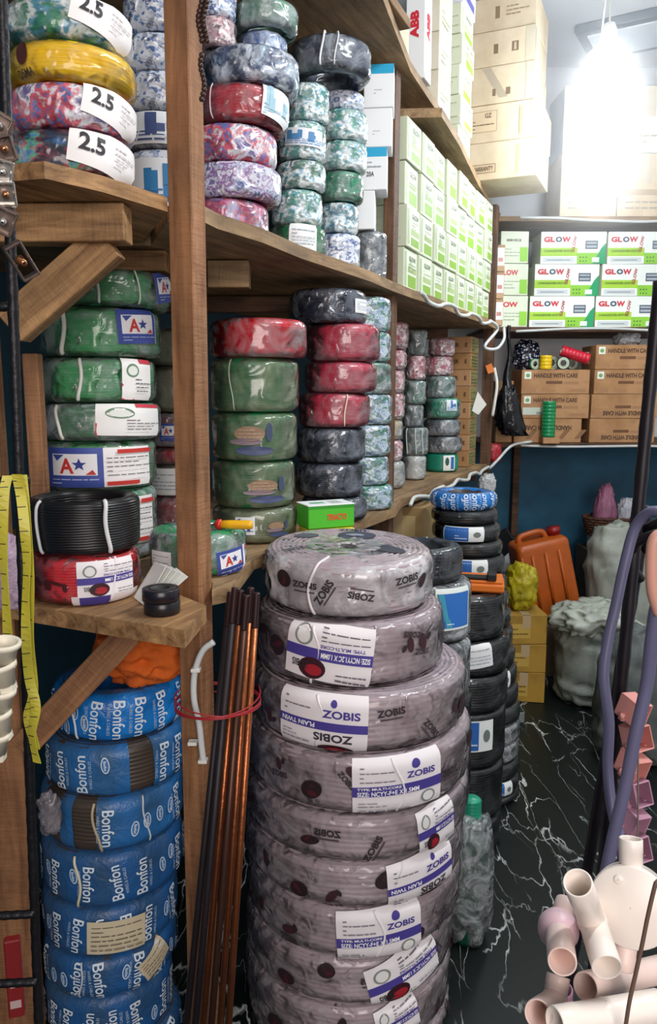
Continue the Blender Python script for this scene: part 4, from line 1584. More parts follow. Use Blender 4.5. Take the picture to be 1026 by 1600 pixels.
# cartons over the corner of the rack
zc0 = T3F + .031
zn0 = T3 + .031
ch = [.162, .160, .155, .145, .14]
for i in range(5):
    w = [.335, .33, .315, .30, .28][i]
    ctr = at(779 - i * 1.0, 285, 3.69)
    p = Vector((ctr.x, 3.69, 0)) + D * 0.17 + Vector((0.012 * math.sin(i * 2), 0, 0))
    h = ch[i]
    fr = [[('r', .03, .03, .15, .07, '#8f775a'), ('r', .034, .034, .146, .066, '#cdb697'), ('t', 'WARRANTY', .09, .05, .1, .02, '#6a543c')] + [('r', .24, .02, .255, .14, '#c2a884')],
          [('r', .02, .045, .14, .135, '#a08868'), ('r', .023, .048, .137, .132, '#d2bc9c'), ('t', 'GZ', .10, .115, .03, .02, '#6a543c')] + lines(.03, .055, .13, .1, 3, '#7d674c', 4) + [('r', .24, .02, .255, .14, '#c2a884')],
          [('p', [(.08, .15), (.12, .15), (.20, .02), (.16, .02)], '#b0a28c'), ('r', .13, .03, .145, .06, '#7d674c'), ('r', .19, .03, .21, .06, '#7d674c')],
          [('r', .12, .05, .14, .09, '#7d674c'), ('r', .20, .05, .23, .09, '#7d674c'), ('r', .21, .055, .22, .085, '#cdb697')],
          [('r', .1, .05, .12, .1, '#8a7458')] + lines(.15, .05, .25, .1, 3, '#9a8468', 3)][i]
    carton('carton', (p.x, p.y, zc0 + sum(ch[:i]) + .001 * i), (w, .34, h), RZ, KRAFTP,
           f'big pale carton overhanging the shelf corner, {["lowest", "second from the bottom", "middle", "second from the top", "topmost"][i]} of five', 'box', 'big cartons over the rack corner',
           front=fr, tape='corner' if i in (1, 2, 3) else None, tapemat=plain('clear_tape', '#c8bda6', .2))
# further things on the top level of the rack
for i in range(7):
    h = .112
    p = at(714 + (i % 2) * 3, 218, 3.19)
    carton('switch_box', (p.x + .012, 3.42, zc0 + i * (h + .001)), (.11, .2, h), RZ, PALE if i < 5 else cardboard('lilac_card', '#d9dbe8', '#b9bdd6'),
           f'slim pale box in the tall stack against the big cartons, {["lowest", "second", "third", "fourth", "fifth", "sixth", "topmost"][i]} from the board', 'box', 'slim boxes on the top board',
           front=lines(.02, .02, .1, .09, 4, '#b9c2a6', i), right=green_side(.2, h, i + 3) if i < 5 else [('r', .02, .02, .18, .05, '#5a57a0')])
for i in range(5):
    h = .128
    p = at(688, 185, 3.08)
    carton('switch_box', (p.x - .03, 3.12, zn0 + i * (h + .001)), (.1, .17, h), RZ, cardboard('cream_card', '#e3dcc8', '#cbbf9f'),
           f'cream box stacked behind the tall white box, {["lowest", "second", "third", "fourth", "topmost"][i]} from the board', 'box', 'cream boxes on the top board',
           right=[('r', .02, .02, .15, .1, '#d2cfb6')] + lines(.03, .03, .14, .09, 3, '#9fa58a', i))
p = at(661, 140, 2.76)
carton('tall_white_box', (p.x - .012, 2.81, zn0), (.066, .08, .45), RZ, CWHITE, 'tall white box with red vertical ABB lettering on the top board', 'box',
       right=[('t', 'ABB', .038, .17, .085, .034, '#cf2338', 90, False, .06), ('e', .06, .04, .006, .006, '#9a9a9a'), ('r', 0, 0, .075, .02, '#b9bcc0')],
       front=[('t', 'ABB', .03, .17, .085, .03, '#cf2338', 90, False, .06)])
p = at(617, 100, 2.5)
carton('carton', (p.x - .04, 2.56, zn0), (.13, .16, .11), RZ, cardboard('cream_card', '#e3dcc8', '#cbbf9f'), 'cream carton on the plank at the top of the rack', 'box')

# ================================================================ BROWN CARTONS ON THE BACK SHELF
def care(w, h, flip=False, sticker=True, seed=0):
    r = 180 if flip else 0
    y = h * (.22 if flip else .76)
    e = [('r', w * .05, h * .08, w * .22, h * .24, '#a67b55'), ('r', w * .62, h * .4, w * .84, h * .52, '#a67b55'), ('r', w * .3, h * .1, w * .5, h * .2, '#a67b55'),
         ('r', w * .72, h * .1, w * .95, h * .22, '#a67b55'), ('r', w * .36, h * .42, w * .6, h * .54, '#70492c'),
         ('t', 'HANDLE WITH CARE', w * .5, y, w * .64, h * .18, '#4a3322', r, False, .03)]
    if sticker:
        e += [('r', w * .04, h * .62, w * .14, h * .92, '#e9efe2'), ('e', w * .09, h * .76, w * .03, h * .08, '#79a86c')]
    return e


zs = BZ[0] + .001
for c, (u0, n) in enumerate((((815), 3), ((924), 4))):
    for i in range(n):
        h = .131
        w = .37 if c == 0 else .36
        uu = u0 + ([-12, 0, 0][i] if c == 0 else [-3, 1, 5, 8][i])
        Y = 4.22
        x0 = (uu - 513) / F * fwd(Y, 1.3 + i * .13)
        if c == 0:
            fl, stc = i == 0, i > 0
        else:
            fl, stc = i < 2, i > 1
        fr = care(w, h, fl, stc, i)
        if c == 0 and i == 0:
            fr = [('p', [(.06 + .09 * k, .02), (.09 + .09 * k, .02), (.13 + .09 * k, .07), (.10 + .09 * k, .07)], '#8a6544') for k in range(4)] + \
                [('t', 'HANDLE WITH CARE', w * .5, h * .62, w * .7, h * .2, '#4a3322', 180, False, .03), ('e', w * .55, h * .9, .012, .012, '#e3dcd0'), ('e', w * .55, h * .9, .008, .008, '#c8372f')]
        if c == 0 and i == 1:
            fr += [('r', .01, .02, .12, .06, '#cdd5c8'), ('t', 'HAN', .1, .03, .03, .018, '#4a5a4a')]
        carton('carton', (x0 + w / 2, Y + .13, zs + i * (h + .001)), (w, .24, h), math.radians([.8, -.6, .4, -.5][i]), KRAFT,
               f'brown HANDLE WITH CARE carton, {ORD[n - 1 - i] if i else "lowest"} in the stack {["under the tape rolls", "behind the dark pole"][c]}', 'box', 'brown cartons on the back shelf', front=fr)
x0 = (788 - 513) / F * 4.15
carton('carton', (x0 + .012, 4.34, zs), (.09, .2, .335), 0, KRAFT, 'upright brown carton at the left end of the back shelf beside the hanging bag', 'box',
       front=[('t', 'CARE', .05, .22, .1, .03, '#5a4030', 90, False, .03), ('e', .07, .09, .012, .012, '#c8372f'), ('e', .07, .09, .008, .008, '#e3dcd0')])
# tape rolls lying on the cartons
ztape = zs + 3 * .132 + .0005


def tape_roll(loc, r, w, col, rot, label, core='#d8dccb', n=1, name='tape_roll', group='insulating tape on the brown cartons'):
    root = empty(name, loc, rot)
    tag(root, label, 'tape', group)
    mb = MB()
    prof = []
    for k in range(n):
        a, b = -w / 2 + w * k / n, -w / 2 + w * (k + 1) / n
        prof += [(r - .0012, a), (r, a + .001), (r, b - .001), (r - .0012, b)]
    prof += [(r * .62, w / 2), (r * .62, -w / 2)]
    lathe(mb, prof, 32, 0, True)
    mb.build('tape_winding', plain('tape_' + col, col, 0.3), root)
    mb = MB()
    lathe(mb, [(r * .62, -w / 2 - .0005), (r * .62, w / 2 + .0005), (r * .5, w / 2 + .0005), (r * .5, -w / 2 - .0005)], 32, 0, True)
    mb.build('cardboard_core', plain('core_' + core, core, 0.6), root)
    if n == 1 and core != '#2a2a2a' and core != '#c9c9c9':
        mb = MB()
        lathe(mb, [(r * .9, w / 2 + .0004), (r * .66, w / 2 + .0004)], 32)
        mb.build('paper_disc', plain('tape_disc', '#bcd0b8', 0.5), root)
    return root


H90 = math.pi / 2
def tx(u, Y, z):
    return (u - 513) / F * fwd(Y, z)


tape_roll((tx(834, 4.31, 1.62), 4.30, ztape + .030), .030, .022, '#3f8a5c', (H90, 0, .2), 'green tape roll standing on edge left of the yellow tape')
tape_roll((tx(852, 4.26, 1.62), 4.26, ztape + .038), .032, .074, '#f0c818', (0, 0, 0), 'yellow tape sleeve standing upright', n=4, name='tape_sleeve')
tape_roll((tx(879, 4.26, 1.62), 4.26, ztape + .034), .034, .022, '#16231d', (H90, 0, -.1), 'black tape roll with pale green core facing out')
tape_roll((tx(919, 4.32, 1.66), 4.36, ztape + .035 + .03), .034, .022, '#57806a', (H90, 0, -.3), 'grey green tape roll behind the red sleeve')
tape_roll((tx(901, 4.28, 1.66), 4.37, ztape + .034), .034, .022, '#4d6b5c', (H90, 0, .1), 'dull tape roll under the red sleeve')
tape_roll((tx(866, 4.35, 1.68), 4.40, ztape + .04), .04, .03, '#6d827a', (H90, 0, .3), 'wide grey tape roll behind the yellow sleeve')
tape_roll((tx(897, 4.28, 1.66), 4.275, ztape + .079), .030, .155, '#d2283e', (0, math.radians(108), math.radians(-6)), 'red tape sleeve lying slanted on the other rolls', n=8, name='tape_sleeve')
# green sleeve standing in front of the brown cartons
zg = BZ[0] + .001 + .132
tape_roll((tx(859, 4.17, 1.45), 4.180, BZ[0] + .001 + .096 + .035), .036, .19, '#188a52', (0, 0, 0), 'long green tape sleeve standing before the brown cartons', n=10, name='tape_sleeve')
o = bpy.data.objects
# small ledge the green sleeve stands on: a folded carton flap
carton('carton', (tx(859, 4.17, 1.25), 4.180, BZ[0] + .001), (.09, .075, .034), 0, KRAFT, 'low carton flap under the long green tape sleeve', 'box')


def dotted(name, base, dots):
    m, nt, b, out = newmat(name)
    tc = N(nt, 'ShaderNodeTexCoord')
    v = N(nt, 'ShaderNodeTexVoronoi')
    v.inputs['Scale'].default_value = 62
    nt.links.new(tc.outputs['Object'], v.inputs['Vector'])
    r = ramp(nt, v.outputs['Distance'], [(0.0, dots), (0.33, base)], 'CONSTANT')
    nt.links.new(r.outputs[0], b.inputs['Base Color'])
    b.inputs['Roughness'].default_value = .25
    return m


soft('dotted_bag', (tx(824, 4.36, 1.68), 4.39, ztape), (.13, .13, .155), dotted('dotted_film', '#171a2c', '#c9cede'), 'dark bag with white dots on the brown cartons', 'bag', 3, crease=.35, amp=.25)
soft('clear_bag', (tx(981, 4.32, 1.78), 4.34, zs + 4 * .132), (.13, .12, .07), wrap('film_bag', lo=.3, hi=.85), 'clear crumpled bag on top of the brown cartons', 'bag', 5, crease=.45, amp=.25)
BLKF = plain('black_film', '#101216', 0.22, bmp=.5, bscale=25)


def hangbag():
    root = empty('black_bag', (tx(792, 4.12, 1.3), 4.115, 1.26))
    tag(root, 'black plastic bag hanging at the corner of the shelves', 'bag')

    def shape(p, c):
        t = (p.z + c) / (2 * c)
        p.x += .07 * (1 - t) ** 2 - .025 * (1 - t)
        p.x *= .55 + .65 * (1 - t)
        p.z += -.04 * (1 - t) * max(0, p.x) / .1
        return p
    blob((.15, .075, .27), 11, crease=.3, amp=.15, top=shape).build('bag_body', BLKF, root)
    mb = MB()
    tube(mb, smooth_path([(-.005, 0, .24), (-.01, .01, .32), (.0, .01, .42), (-.012, .0, .52), (-.01, 0, .575)], 6), .016, 8, radii=[.03 - .02 * min(1, k / 12) for k in range(25)])
    mb.build('handle', BLKF, root)


hangbag()
soft('red_pouch', (tx(778, 4.05, 1.18), 4.14, 1.135 - .02), (.075, .05, .10), plain('red_film', '#a8242c', .4), 'small red pouch below the black hanging bag', 'bag', 8, crease=.2)
# white drooping cables along the shelf edges
WCAB = plain('white_cable', '#d3d8d6', 0.35)


def cable(name, pts, r, mat, label, cat='cable', n=6):
    mb = MB()
    tube(mb, smooth_path(pts, n), r, 8)
    return tag(mb.build(name, mat), label, cat)


P = [(rackx(Y) + .036 + .006 * math.sin(Y * 31), Y, 1.815 + .012 * math.sin(Y * 17)) for Y in [2.68 + .06 * k for k in range(19)]]
P += [Vector((rackx(3.85) + .045, 3.84, 1.795)), at(757, 541, 3.78), at(775, 545, 3.82), at(787, 530, 3.92), at(787, 512, 3.99)]
cable('white_cable', P, .0075, WCAB, 'white cable pinned along the high shelf edge and drooping at the corner')
P = [(rackx(Y) + .006 + .006 * math.sin(Y * 31), Y, 1.105 + .010 * math.sin(Y * 23)) for Y in [2.7 + .08 * k for k in range(17)]] + [at(778, 718, 4.08), at(800, 696, 4.12), at(830, 690, 4.18)]
cable('white_cable', P, .0075, WCAB, 'white cable pinned along the low shelf edge to the back shelf')
tag(board('orange_tag', at(760, 578, 3.98), at(770, 574, 3.98), .045, .003, plain('orange_card', '#e07a2c', .5)), 'small orange tag hanging from the shelf corner', 'tag')
mbp = MB()
Yp = 3.86
mbp.add([at(746, 612, Yp), at(760, 632, Yp), at(747, 648, Yp), at(737, 642, Yp)], [(0, 3, 2, 1)], 0, False)
mbp.add([at(746, 612, Yp + .003), at(760, 632, Yp + .003), at(747, 648, Yp + .003), at(737, 642, Yp + .003)], [(0, 1, 2, 3)], 0, False)
tag(mbp.build('paper_note', plain('white_paper', '#e6e6e0', .6)), 'white paper note stuck on the brown parts cartons', 'paper')
cable('white_strip', [at(772, 575, 3.99), at(776, 600, 3.98), at(773, 625, 3.98), at(769, 650, 3.99)], .008, plain('white_paper', '#e6e6e0', .6), 'white strip hanging beside the corner post', 'strip')
# brown cartons at the end of the packs
for i in range(8):
    h = .0795
    p = Vector((.672, 3.93, 0))
    carton('parts_carton', (p.x, p.y, T1 + .001 + i * .080), (.125, .16, h), RZ, KRAFT if i % 2 else cardboard('kraft_card3', '#ab8052', '#8a6038'),
           f'small brown carton with dark lettering at the end of the packs, {ORD[7 - i] if i else "lowest"}', 'box', 'small brown cartons at the end of the packs',
           front=[('t', 'ER', .05, h * .5, .03, .02, '#4a3018', 0, False, .03), ('t', 'E', .1, h * .5, .012, .02, '#4a3018', 0, False, .03)],
           right=[('r', .01, .005, .15, h - .005, '#8f8a5a')] + lines(.02, .01, .14, h - .01, 4, '#5d6238', i, .35))
soft('silver_bag', at(754, 768, 3.9) + Vector((.02, 0, -.012)), (.085, .05, .10), wrap('film_bag2', '#d6dadb', lo=.6, hi=1.0, scale=22), 'small silvery bag hanging under the low shelf corner', 'bag', 15, crease=.4, amp=.2)
for i in range(2):
    carton('carton', (.30, 2.95, .001 + i * .535), (.2, .2, .533), RZ, cardboard('kraft_card4', '#a98e60', '#86693f'), f'dull brown carton beneath the low shelf behind the dark coils, {["lower", "upper"][i]} of two', 'box',
           'dull cartons beneath the low shelf', front=[('r', .03, .4, .17, .5, '#bfa877')], tape='top')

# ================================================================ BOXES AND TOOLS ON THE LOW SHELF
GBOX = plain('green_card', '#4cb52c', .45)
p = at(502, 832, 1.9)
yb = carton('yellow_box', (-.005, 1.955, T1 + .001), (.125, .085, .032), math.radians(18), plain('yellow_card', '#e8d83a', .45), 'flat yellow box under the bright green box', 'box',
            front=[('r', .01, .005, .06, .025, '#f2ec9a')])
gb = carton('green_box', (-.008, 1.962, T1 + .034), (.128, .08, .058), math.radians(24), GBOX, 'bright green box with a white top and red lettering', 'box',
            front=[('t', 'TENACTO', .078, .028, .055, .016, '#d8452a', 0, False, .04), ('r', 0, .05, .128, .058, '#2f8f24')])
mb = MB()
bbox(mb, -.065, .065, -.041, .041, .0578, .0605, 0, .001)
sl = Slots(plain('white_card', '#eef1f2', .6))
decal(mb, sl, [('r', .02, .03, .06, .05, '#5fae7a'), ('r', .075, .02, .105, .06, '#b9c6bd')], lambda x, y, k: (x - .065, y - .041, .0605 + k))
mb.build('lid', sl.l, gb)
# screwdriver on the coil by the post
zs_ = zof(836, 1.52) + .0105
root = empty('screwdriver', (at(345, 826, 1.58).x, 1.585, zs_), (0, 0, math.radians(-6)))
tag(root, 'screwdriver with yellow and red handle lying on the green coil', 'screwdriver')
mb = MB()
prof = [(.001, 0), (.0085, .001), (.0095, .02), (.0095, .06), (.0085, .066), (.001, .068)]
vs = []
lathe(mb, [(r, z) for r, z in prof], 16)
mb.v = [(z, x, y) for x, y, z in mb.v]
mb.build('handle', plain('yellow_plastic', '#eeb41e', .3), root)
mb = MB()
lathe(mb, [(.001, -.014), (.007, -.013), (.011, -.006), (.011, 0.0), (.001, .001)], 16)
mb.v = [(z, x, y) for x, y, z in mb.v]
mb.build('collar', plain('red_plastic', '#cf2f26', .3), root)
mb = MB()
tube(mb, [(-.012, 0, 0), (-.11, 0, .0), (-.125, 0, 0)], .003, 8)
mb.build('shaft', plain('steel', '#b8bcc2', .3, 1.0), root)
# paper sheaf and black tape rolls
root = empty('paper_sheaf', (at(241, 918, 1.36).x, 1.364, T1 + .002), (0, 0, math.radians(30)))
tag(root, 'folded sheaf of white papers standing beside the red coil', 'papers')
mb = MB()
for k in range(5):
    x = -.01 + .006 * k
    vs = [(x - .02, -.03, 0), (x - .02, .035, 0), (x + .022 + .004 * k, .035, .062 - .004 * k), (x + .022 + .004 * k, -.03, .066 - .006 * k)]
    mb.add(vs + [(a + .0015, b, c) for a, b, c in vs], [(0, 1, 2, 3), (7, 6, 5, 4), (0, 3, 7, 4), (3, 2, 6, 7), (1, 0, 4, 5), (2, 1, 5, 6)], 0, False)
mb.build('sheet', plain('white_paper', '#e6e6e0', .6), root)
xt = at(256, 945, 1.30)
tape_roll((xt.x, 1.285, T1 + .012), .031, .022, '#1a1a1e', (0, 0, 0), 'black tape roll in silvery film, lower of two on the shelf edge', group='black tape rolls on the low shelf', core='#c9c9c9')
tape_roll((xt.x - .001, 1.284, T1 + .0345), .032, .021, '#1c1822', (0, 0, .3), 'black tape roll, upper of two on the shelf edge', group='black tape rolls on the low shelf', core='#2a2a2a')
# orange cloth on the blue pile
root = empty('orange_cloth', (at(225, 1080, 1.56).x, 1.56, zof(1090, 1.454)))
tag(root, 'crumpled orange cloth lying on the bright blue coil', 'cloth')


def shp(p, c):
    return p
blob((.19, .19, .15), 21, amp=.20, crease=.30, cfreq=3.4, freq=1.6, nu=96, nv=56, sq=.9).build('cloth', fabric('orange_cloth', '#d9661a', '#b04a10', .85, 12, 260, .3), root)

# ================================================================ ROD BUNDLE, WIRE LOOP, WHITE CABLE ON THE POST
COPPER = plain('copper', '#a8623c', .35, .85, .5, bmp=.15)
DARKROD = plain('dark_rod', '#2a2226', .5, .3, .4)
tops_ = [(360, 925), (367, 918), (376, 922), (385, 930), (392, 918), (401, 926)]
bots = [(291, 1600), (305, 1600), (317, 1600), (330, 1600), (344, 1600), (357, 1600)]
for i, ((u0, v0), (u1, v1)) in enumerate(zip(tops_, bots)):
    y0 = 1.43 - .022 * (i % 2)
    a = at(u0, v0, y0)
    b = at(u1, v1, 1.358 - .022 * (i % 2))
    d = (b - a).normalized()
    t = (0.0 - a.z) / d.z
    root = empty('earth_rod', a + d * t)
    tag(root, f'long {["dark", "dark", "copper", "dark brown", "copper", "copper"][i]} rod leaning on the post, {["closest to the post", "second from the post", "third from the post", "fourth from the post", "fifth from the post", "closest to the grey pile"][i]}', 'rod', 'rods bundled against the post')
    mb = MB()
    L = -d * t
    tube(mb, [(0, 0, 0), L * .5, L * .94], .0070, 12)
    mb.build('shaft', DARKROD if i in (0, 1) else (plain('brown_rod', '#54362a', .4, .6, .4) if i == 3 else COPPER), root)
    mb = MB()
    pts = [L * (.94 + .06 * k / 24) for k in range(25)]
    tube(mb, pts, .0075, 12, radii=[0.0070 if k % 2 else .0061 for k in range(25)])
    mb.build('threaded_end', plain('rod_thread', '#8a3a2c' if i % 2 else '#3a2626', .4, .5), root)
P = []
for k in range(66):
    a = k / 16 * 2 * math.pi
    P.append((-.216 + 0.083 * math.cos(a), 1.425 + .083 * math.sin(a), .892 + .0042 * (k / 16) + .008 * math.sin(a * .53) + .005 * math.sin(a * 1.27)))
cable('red_tie_wire', P, .0014, plain('red_wire', '#a3262e', .35), 'red wire tied round the post and the rods', 'wire', 2)
root = empty('white_cable', (0, 0, 0))
pp = [at(u, v, 1.415) for u, v in ((334, 1003), (316, 1018), (304, 1052), (303, 1092), (311, 1130), (315, 1168), (318, 1192))]
root.location = pp[0]
tag(root, 'short white cable bowed against the tall post, held by clips', 'cable')
mb = MB()
tube(mb, smooth_path([q - pp[0] for q in pp], 6), .0062, 10)
mb.build('sheath', plain('white_cable', '#d3d8d6', .35), root)
for (u, v) in ((306, 1046), (317, 1188), (301, 1160)):
    q = at(u, v, 1.418) - pp[0]
    mb = MB()
    bbox(mb, q.x - .009, q.x + .009, q.y - .010, q.y + .008, q.z - .0035, q.z + .0035, 0, .0012)
    mb.build('cable_clip', plain('clip_white', '#e3e3dd', .4), root)

# bead string on the post side
P0 = at(316, -20, 1.40)
root = empty('bead_string', P0)
tag(root, 'string of dark brown beads hanging down the side of the tall post', 'beads')
mb = MB()
rb = random.Random(4)
P = []
for k in range(24):
    v = -20 + k * 7.6
    q = at(316 + 3 * math.sin(k * .7), v, 1.405) - P0
    P.append(q)
tube(mb, P, .001, 5)
mb.build('thread', plain('thread', '#2a1c18', .8), root)
mb = MB()
for k, q in enumerate(P):
    if k in (12, 13):
        continue
    for s in ((0,) if k > 13 else (-.004, .005)):
        lathe(mb, [(.0005, -.0048), (.0035, -.0035), (.0048, 0), (.0035, .0035), (.0005, .0048)], 10)
        n = 50
        mb.v[-n:] = [(x + q.x + s, y + q.y, z + q.z) for x, y, z in mb.v[-n:]]
mb.build('beads', plain('bead_brown', '#3a221c', .3), root)

# ================================================================ NEAR SIDE: STEEL STAND AND WHAT HANGS ON IT
STEEL = plain('black_steel', '#1d1c20', .42, .4, .4, bmp=.2, bscale=90)


def ridged(mb, a, b, r, n):
    a, b = Vector(a), Vector(b)
    tube(mb, [a + (b - a) * k / n for k in range(n + 1)], r, 10, radii=[r * (1.07 if k % 3 == 0 else .97) for k in range(n + 1)])


a, b = at(2, -30, .95), at(62, 1640, .98)
root = empty('steel_stand', (b.x, b.y, 0))
tag(root, 'upright of ridged black steel rod at the near end of the rack', 'stand')
o0 = Vector((b.x, b.y, 0))
mb = MB()
ridged(mb, a - o0, b + (b - a) * .0 - o0, .0066, 150)
ft = b + (b - a).normalized() * (b.z / -((b - a).normalized().z))
tube(mb, [b - o0, ft - o0], .0066, 10)
mb.build('upright', STEEL, root)
for v in (752, 480, 1430, 1536):
    a = at(-60, v + 4, .96)
    b = at({752: 46, 480: 28, 1430: 54, 1536: 58}[v], v - 2, .968)
    mb = MB()
    ridged(mb, a - o0, b - o0, .0058, 20)
    mb.build('crossbar', STEEL, root)
# yellow measuring tapes
YT = plain('tape_yellow', '#c2b83a', .45, var=.2)
for i, (pts, label) in enumerate((([(26, 741, .945), (33, 775, .95), (39, 830, .945), (42, 880, .95), (40, 940, .95), (41, 1000, .945), (46, 1060, .95), (56, 1105, .95), (50, 1150, .945), (58, 1192, .95)], 'long yellow measuring tape draped over the steel crossbar'),
                                  ([(12, 743, .945), (6, 775, .94), (5, 850, .94), (8, 920, .94), (12, 990, .94), (14, 1010, .94)], 'shorter yellow measuring tape hanging nearer the picture edge'),
                                  ([(34, 742, .955), (40, 800, .958), (48, 900, .958), (46, 1000, .958), (52, 1080, .958), (44, 1120, .958), (56, 1170, .958)], 'yellow measuring tape strand hanging behind the long one'))):
    P = smooth_path([at(*p) for p in pts], 6)
    root = empty('measuring_tape', P[0])
    tag(root, label, 'measuring tape', 'measuring tapes on the stand')
    mb, mk = MB(), MB()
    w = .0062
    vs, fs = [], []
    for k, p in enumerate(P):
        tw = .5 * math.sin(k * .22 + i)
        s = Vector((math.cos(tw), math.sin(tw), 0)) * w
        q = p - P[0]
        nn = Vector((-math.sin(tw), math.cos(tw), 0)) * .0004
        vs += [q - s - nn, q + s - nn, q + s + nn, q - s + nn]
        if k % 2 == 0 and k:
            L = (.35 if k % 4 else .8)
            up = (P[k] - P[k - 1]).normalized() * .0006
            m0 = q - s - nn * 1.6
            m1 = q - s + s * 2 * L - nn * 1.6
            mk.add([m0 - up, m1 - up, m1 + up, m0 + up], [(0, 1, 2, 3)], 1, False)
    for k in range(len(P) - 1):
        for j in range(4):
            j2 = (j + 1) % 4
            fs.append((4 * k + j, 4 * k + j2, 4 * k + 4 + j2, 4 * k + 4 + j))
    mb.add(vs, fs, 0, False)
    for f, mi, sm in zip(mk.f, mk.m, mk.sm):
        mb.add([mk.v[q] for q in f], [(0, 1, 2, 3)], 1, False)
    mb.build('ribbon', [YT, ink('#2a2a20')], root)
# cable clamps hanging at the near edge
BRASS = plain('dull_metal', '#8d7b72', .32, .8, .5)
SHINY = plain('bright_metal', '#cfc9c2', .22, .9)
for i, (u, v, s, rot, m) in enumerate(((0, 196, .0125, .5, BRASS), (5, 232, .013, -.3, BRASS), (4, 268, .0125, .2, SHINY), (8, 303, .0125, -.1, SHINY), (6, 345, .0135, .4, BRASS), (33, 408, .017, -.55, BRASS))):
    p = at(u, v, .86)
    root = empty('cable_clamp', p, (0.35, rot, .4))
    tag(root, f'metal cable clamp hanging by the steel rod, {["topmost", "second from the top", "third from the top, bright", "fourth from the top, bright", "fifth from the top", "lowest, with an open frame"][i]} of six', 'clamp', 'metal clamps hanging by the steel rod')
    mb = MB()
    hgt = s * (1.0 if i < 5 else 1.15)
    wd = s * (.85 if i < 5 else .6)
    t = .0028
    d = .007
    bbox(mb, -wd, -wd + t, -d, d, -hgt, hgt, 0, .001)
    bbox(mb, wd - t, wd, -d, d, -hgt, hgt, 0, .001)
    bbox(mb, -wd, wd, -d, d, hgt - t, hgt, 0, .001)
    bbox(mb, -wd, wd, -d, d, -hgt, -hgt + t, 0, .001)
    if i < 5:
        bbox(mb, -wd, wd, d * .1, d * .6, -hgt, hgt, 0, .001)
    mb.build('clamp_frame', m, root)
    mb = MB()
    lathe(mb, [(.001, -.010), (.0035, -.010), (.0035, .005), (.0055, .005), (.0055, .010), (.001, .010)], 14)
    mb.v = [(x, z - .004, y) for x, y, z in mb.v]
    mb.build('screw', plain('copper_screw', '#b07a56', .3, .9) if i % 2 else SHINY, root)
# pale cable glands strung at the edge
CREAM = plain('cream_plastic', '#ddd6c2', .4)
for i, (u, v) in enumerate(((5, 1018), (3, 1052), (1, 1092), (-1, 1128), (-4, 1160))):
    p = at(u, v, .84)
    root = empty('cable_gland', p, (0.1, .12 * (-1) ** i, 0))
    tag(root, f'cream plastic cable gland strung at the picture edge, {["topmost", "second", "middle", "fourth", "lowest"][i]} of five', 'cable gland', 'cream cable glands')
    mb = MB()
    s = 1 - .06 * i
    lathe(mb, [(.013 * s, -.014), (.016 * s, .006), (.0195 * s, .007), (.0195 * s, .012), (.017 * s, .013), (.0145 * s, .012), (.011 * s, -.013)], 24, 0, True)
    mb.build('cup', CREAM, root)
    mb = MB()
    lathe(mb, [(.011 * s, -.022), (.0135 * s, -.022), (.0135 * s, -.0135), (.011 * s, -.0135)], 6, 0, True, smooth=False)
    mb.build('hex_nut', CREAM, root)
q_ = at(27, 1585, 1.2)
carton('slim_packet', q_, (.026, .018, .15), .3, plain('dark_red', '#7d1a1c', .45), 'dark red slim packet low behind the steel rod', 'packet', front=[('r', .004, .02, .022, .035, '#b9a09c'), ('r', .006, .06, .020, .068, '#b9a09c')])
soft('lilac_bag', at(12, 950, 1.2), (.06, .04, .12), fabric('lilac_film', '#b8a0b4', '#8f7a90', .4), 'lilac plastic bag hanging behind the measuring tapes', 'bag', 33, crease=.25)
soft('torn_wrapper', at(80, 1302, 1.41), (.04, .035, .085), wrap('film_torn', '#8f8a90', lo=.5, hi=1, scale=14), 'torn grey wrapper scrap beside the blue pile', 'wrapper', 35, crease=.3, amp=.25, cfreq=5)

# ================================================================ FLOOR THINGS AT THE BACK
YCARD = cardboard('yellow_brown_card', '#b08a34', '#8a6a24')
for i in range(3):
    h = [.15, .14, .145][i]
    z = [0.001, .152, .293][i]
    carton('carton', (.965 - .01 * i, 3.66, z), (.20, .22, h), math.radians(-10 + 6 * i), YCARD, f'yellowish carton on the floor beside the white sack, {["lowest", "middle", "topmost"][i]} of three', 'box', 'yellow cartons by the sacks',
           front=[('r', .02, .03, .12, h * .7, '#c0a04a')] + lines(.03, .04, .11, h * .6, 2, '#7d5f20', i), tape='top')
soft('yellow_bag', (.945, 3.66, .440), (.15, .15, .22), fabric('yellow_film', '#b9ab1c', '#8d8012', .35, 14), 'crumpled yellow plastic bag on the yellowish cartons', 'bag', 41, crease=.4, amp=.22, sq=.9)
carton('crate', (1.16, 4.03, .001), (.26, .30, .280), math.radians(4), cardboard('dark_card', '#5a4a38', '#43362a'), 'dark carton under the orange jerrycan', 'box')


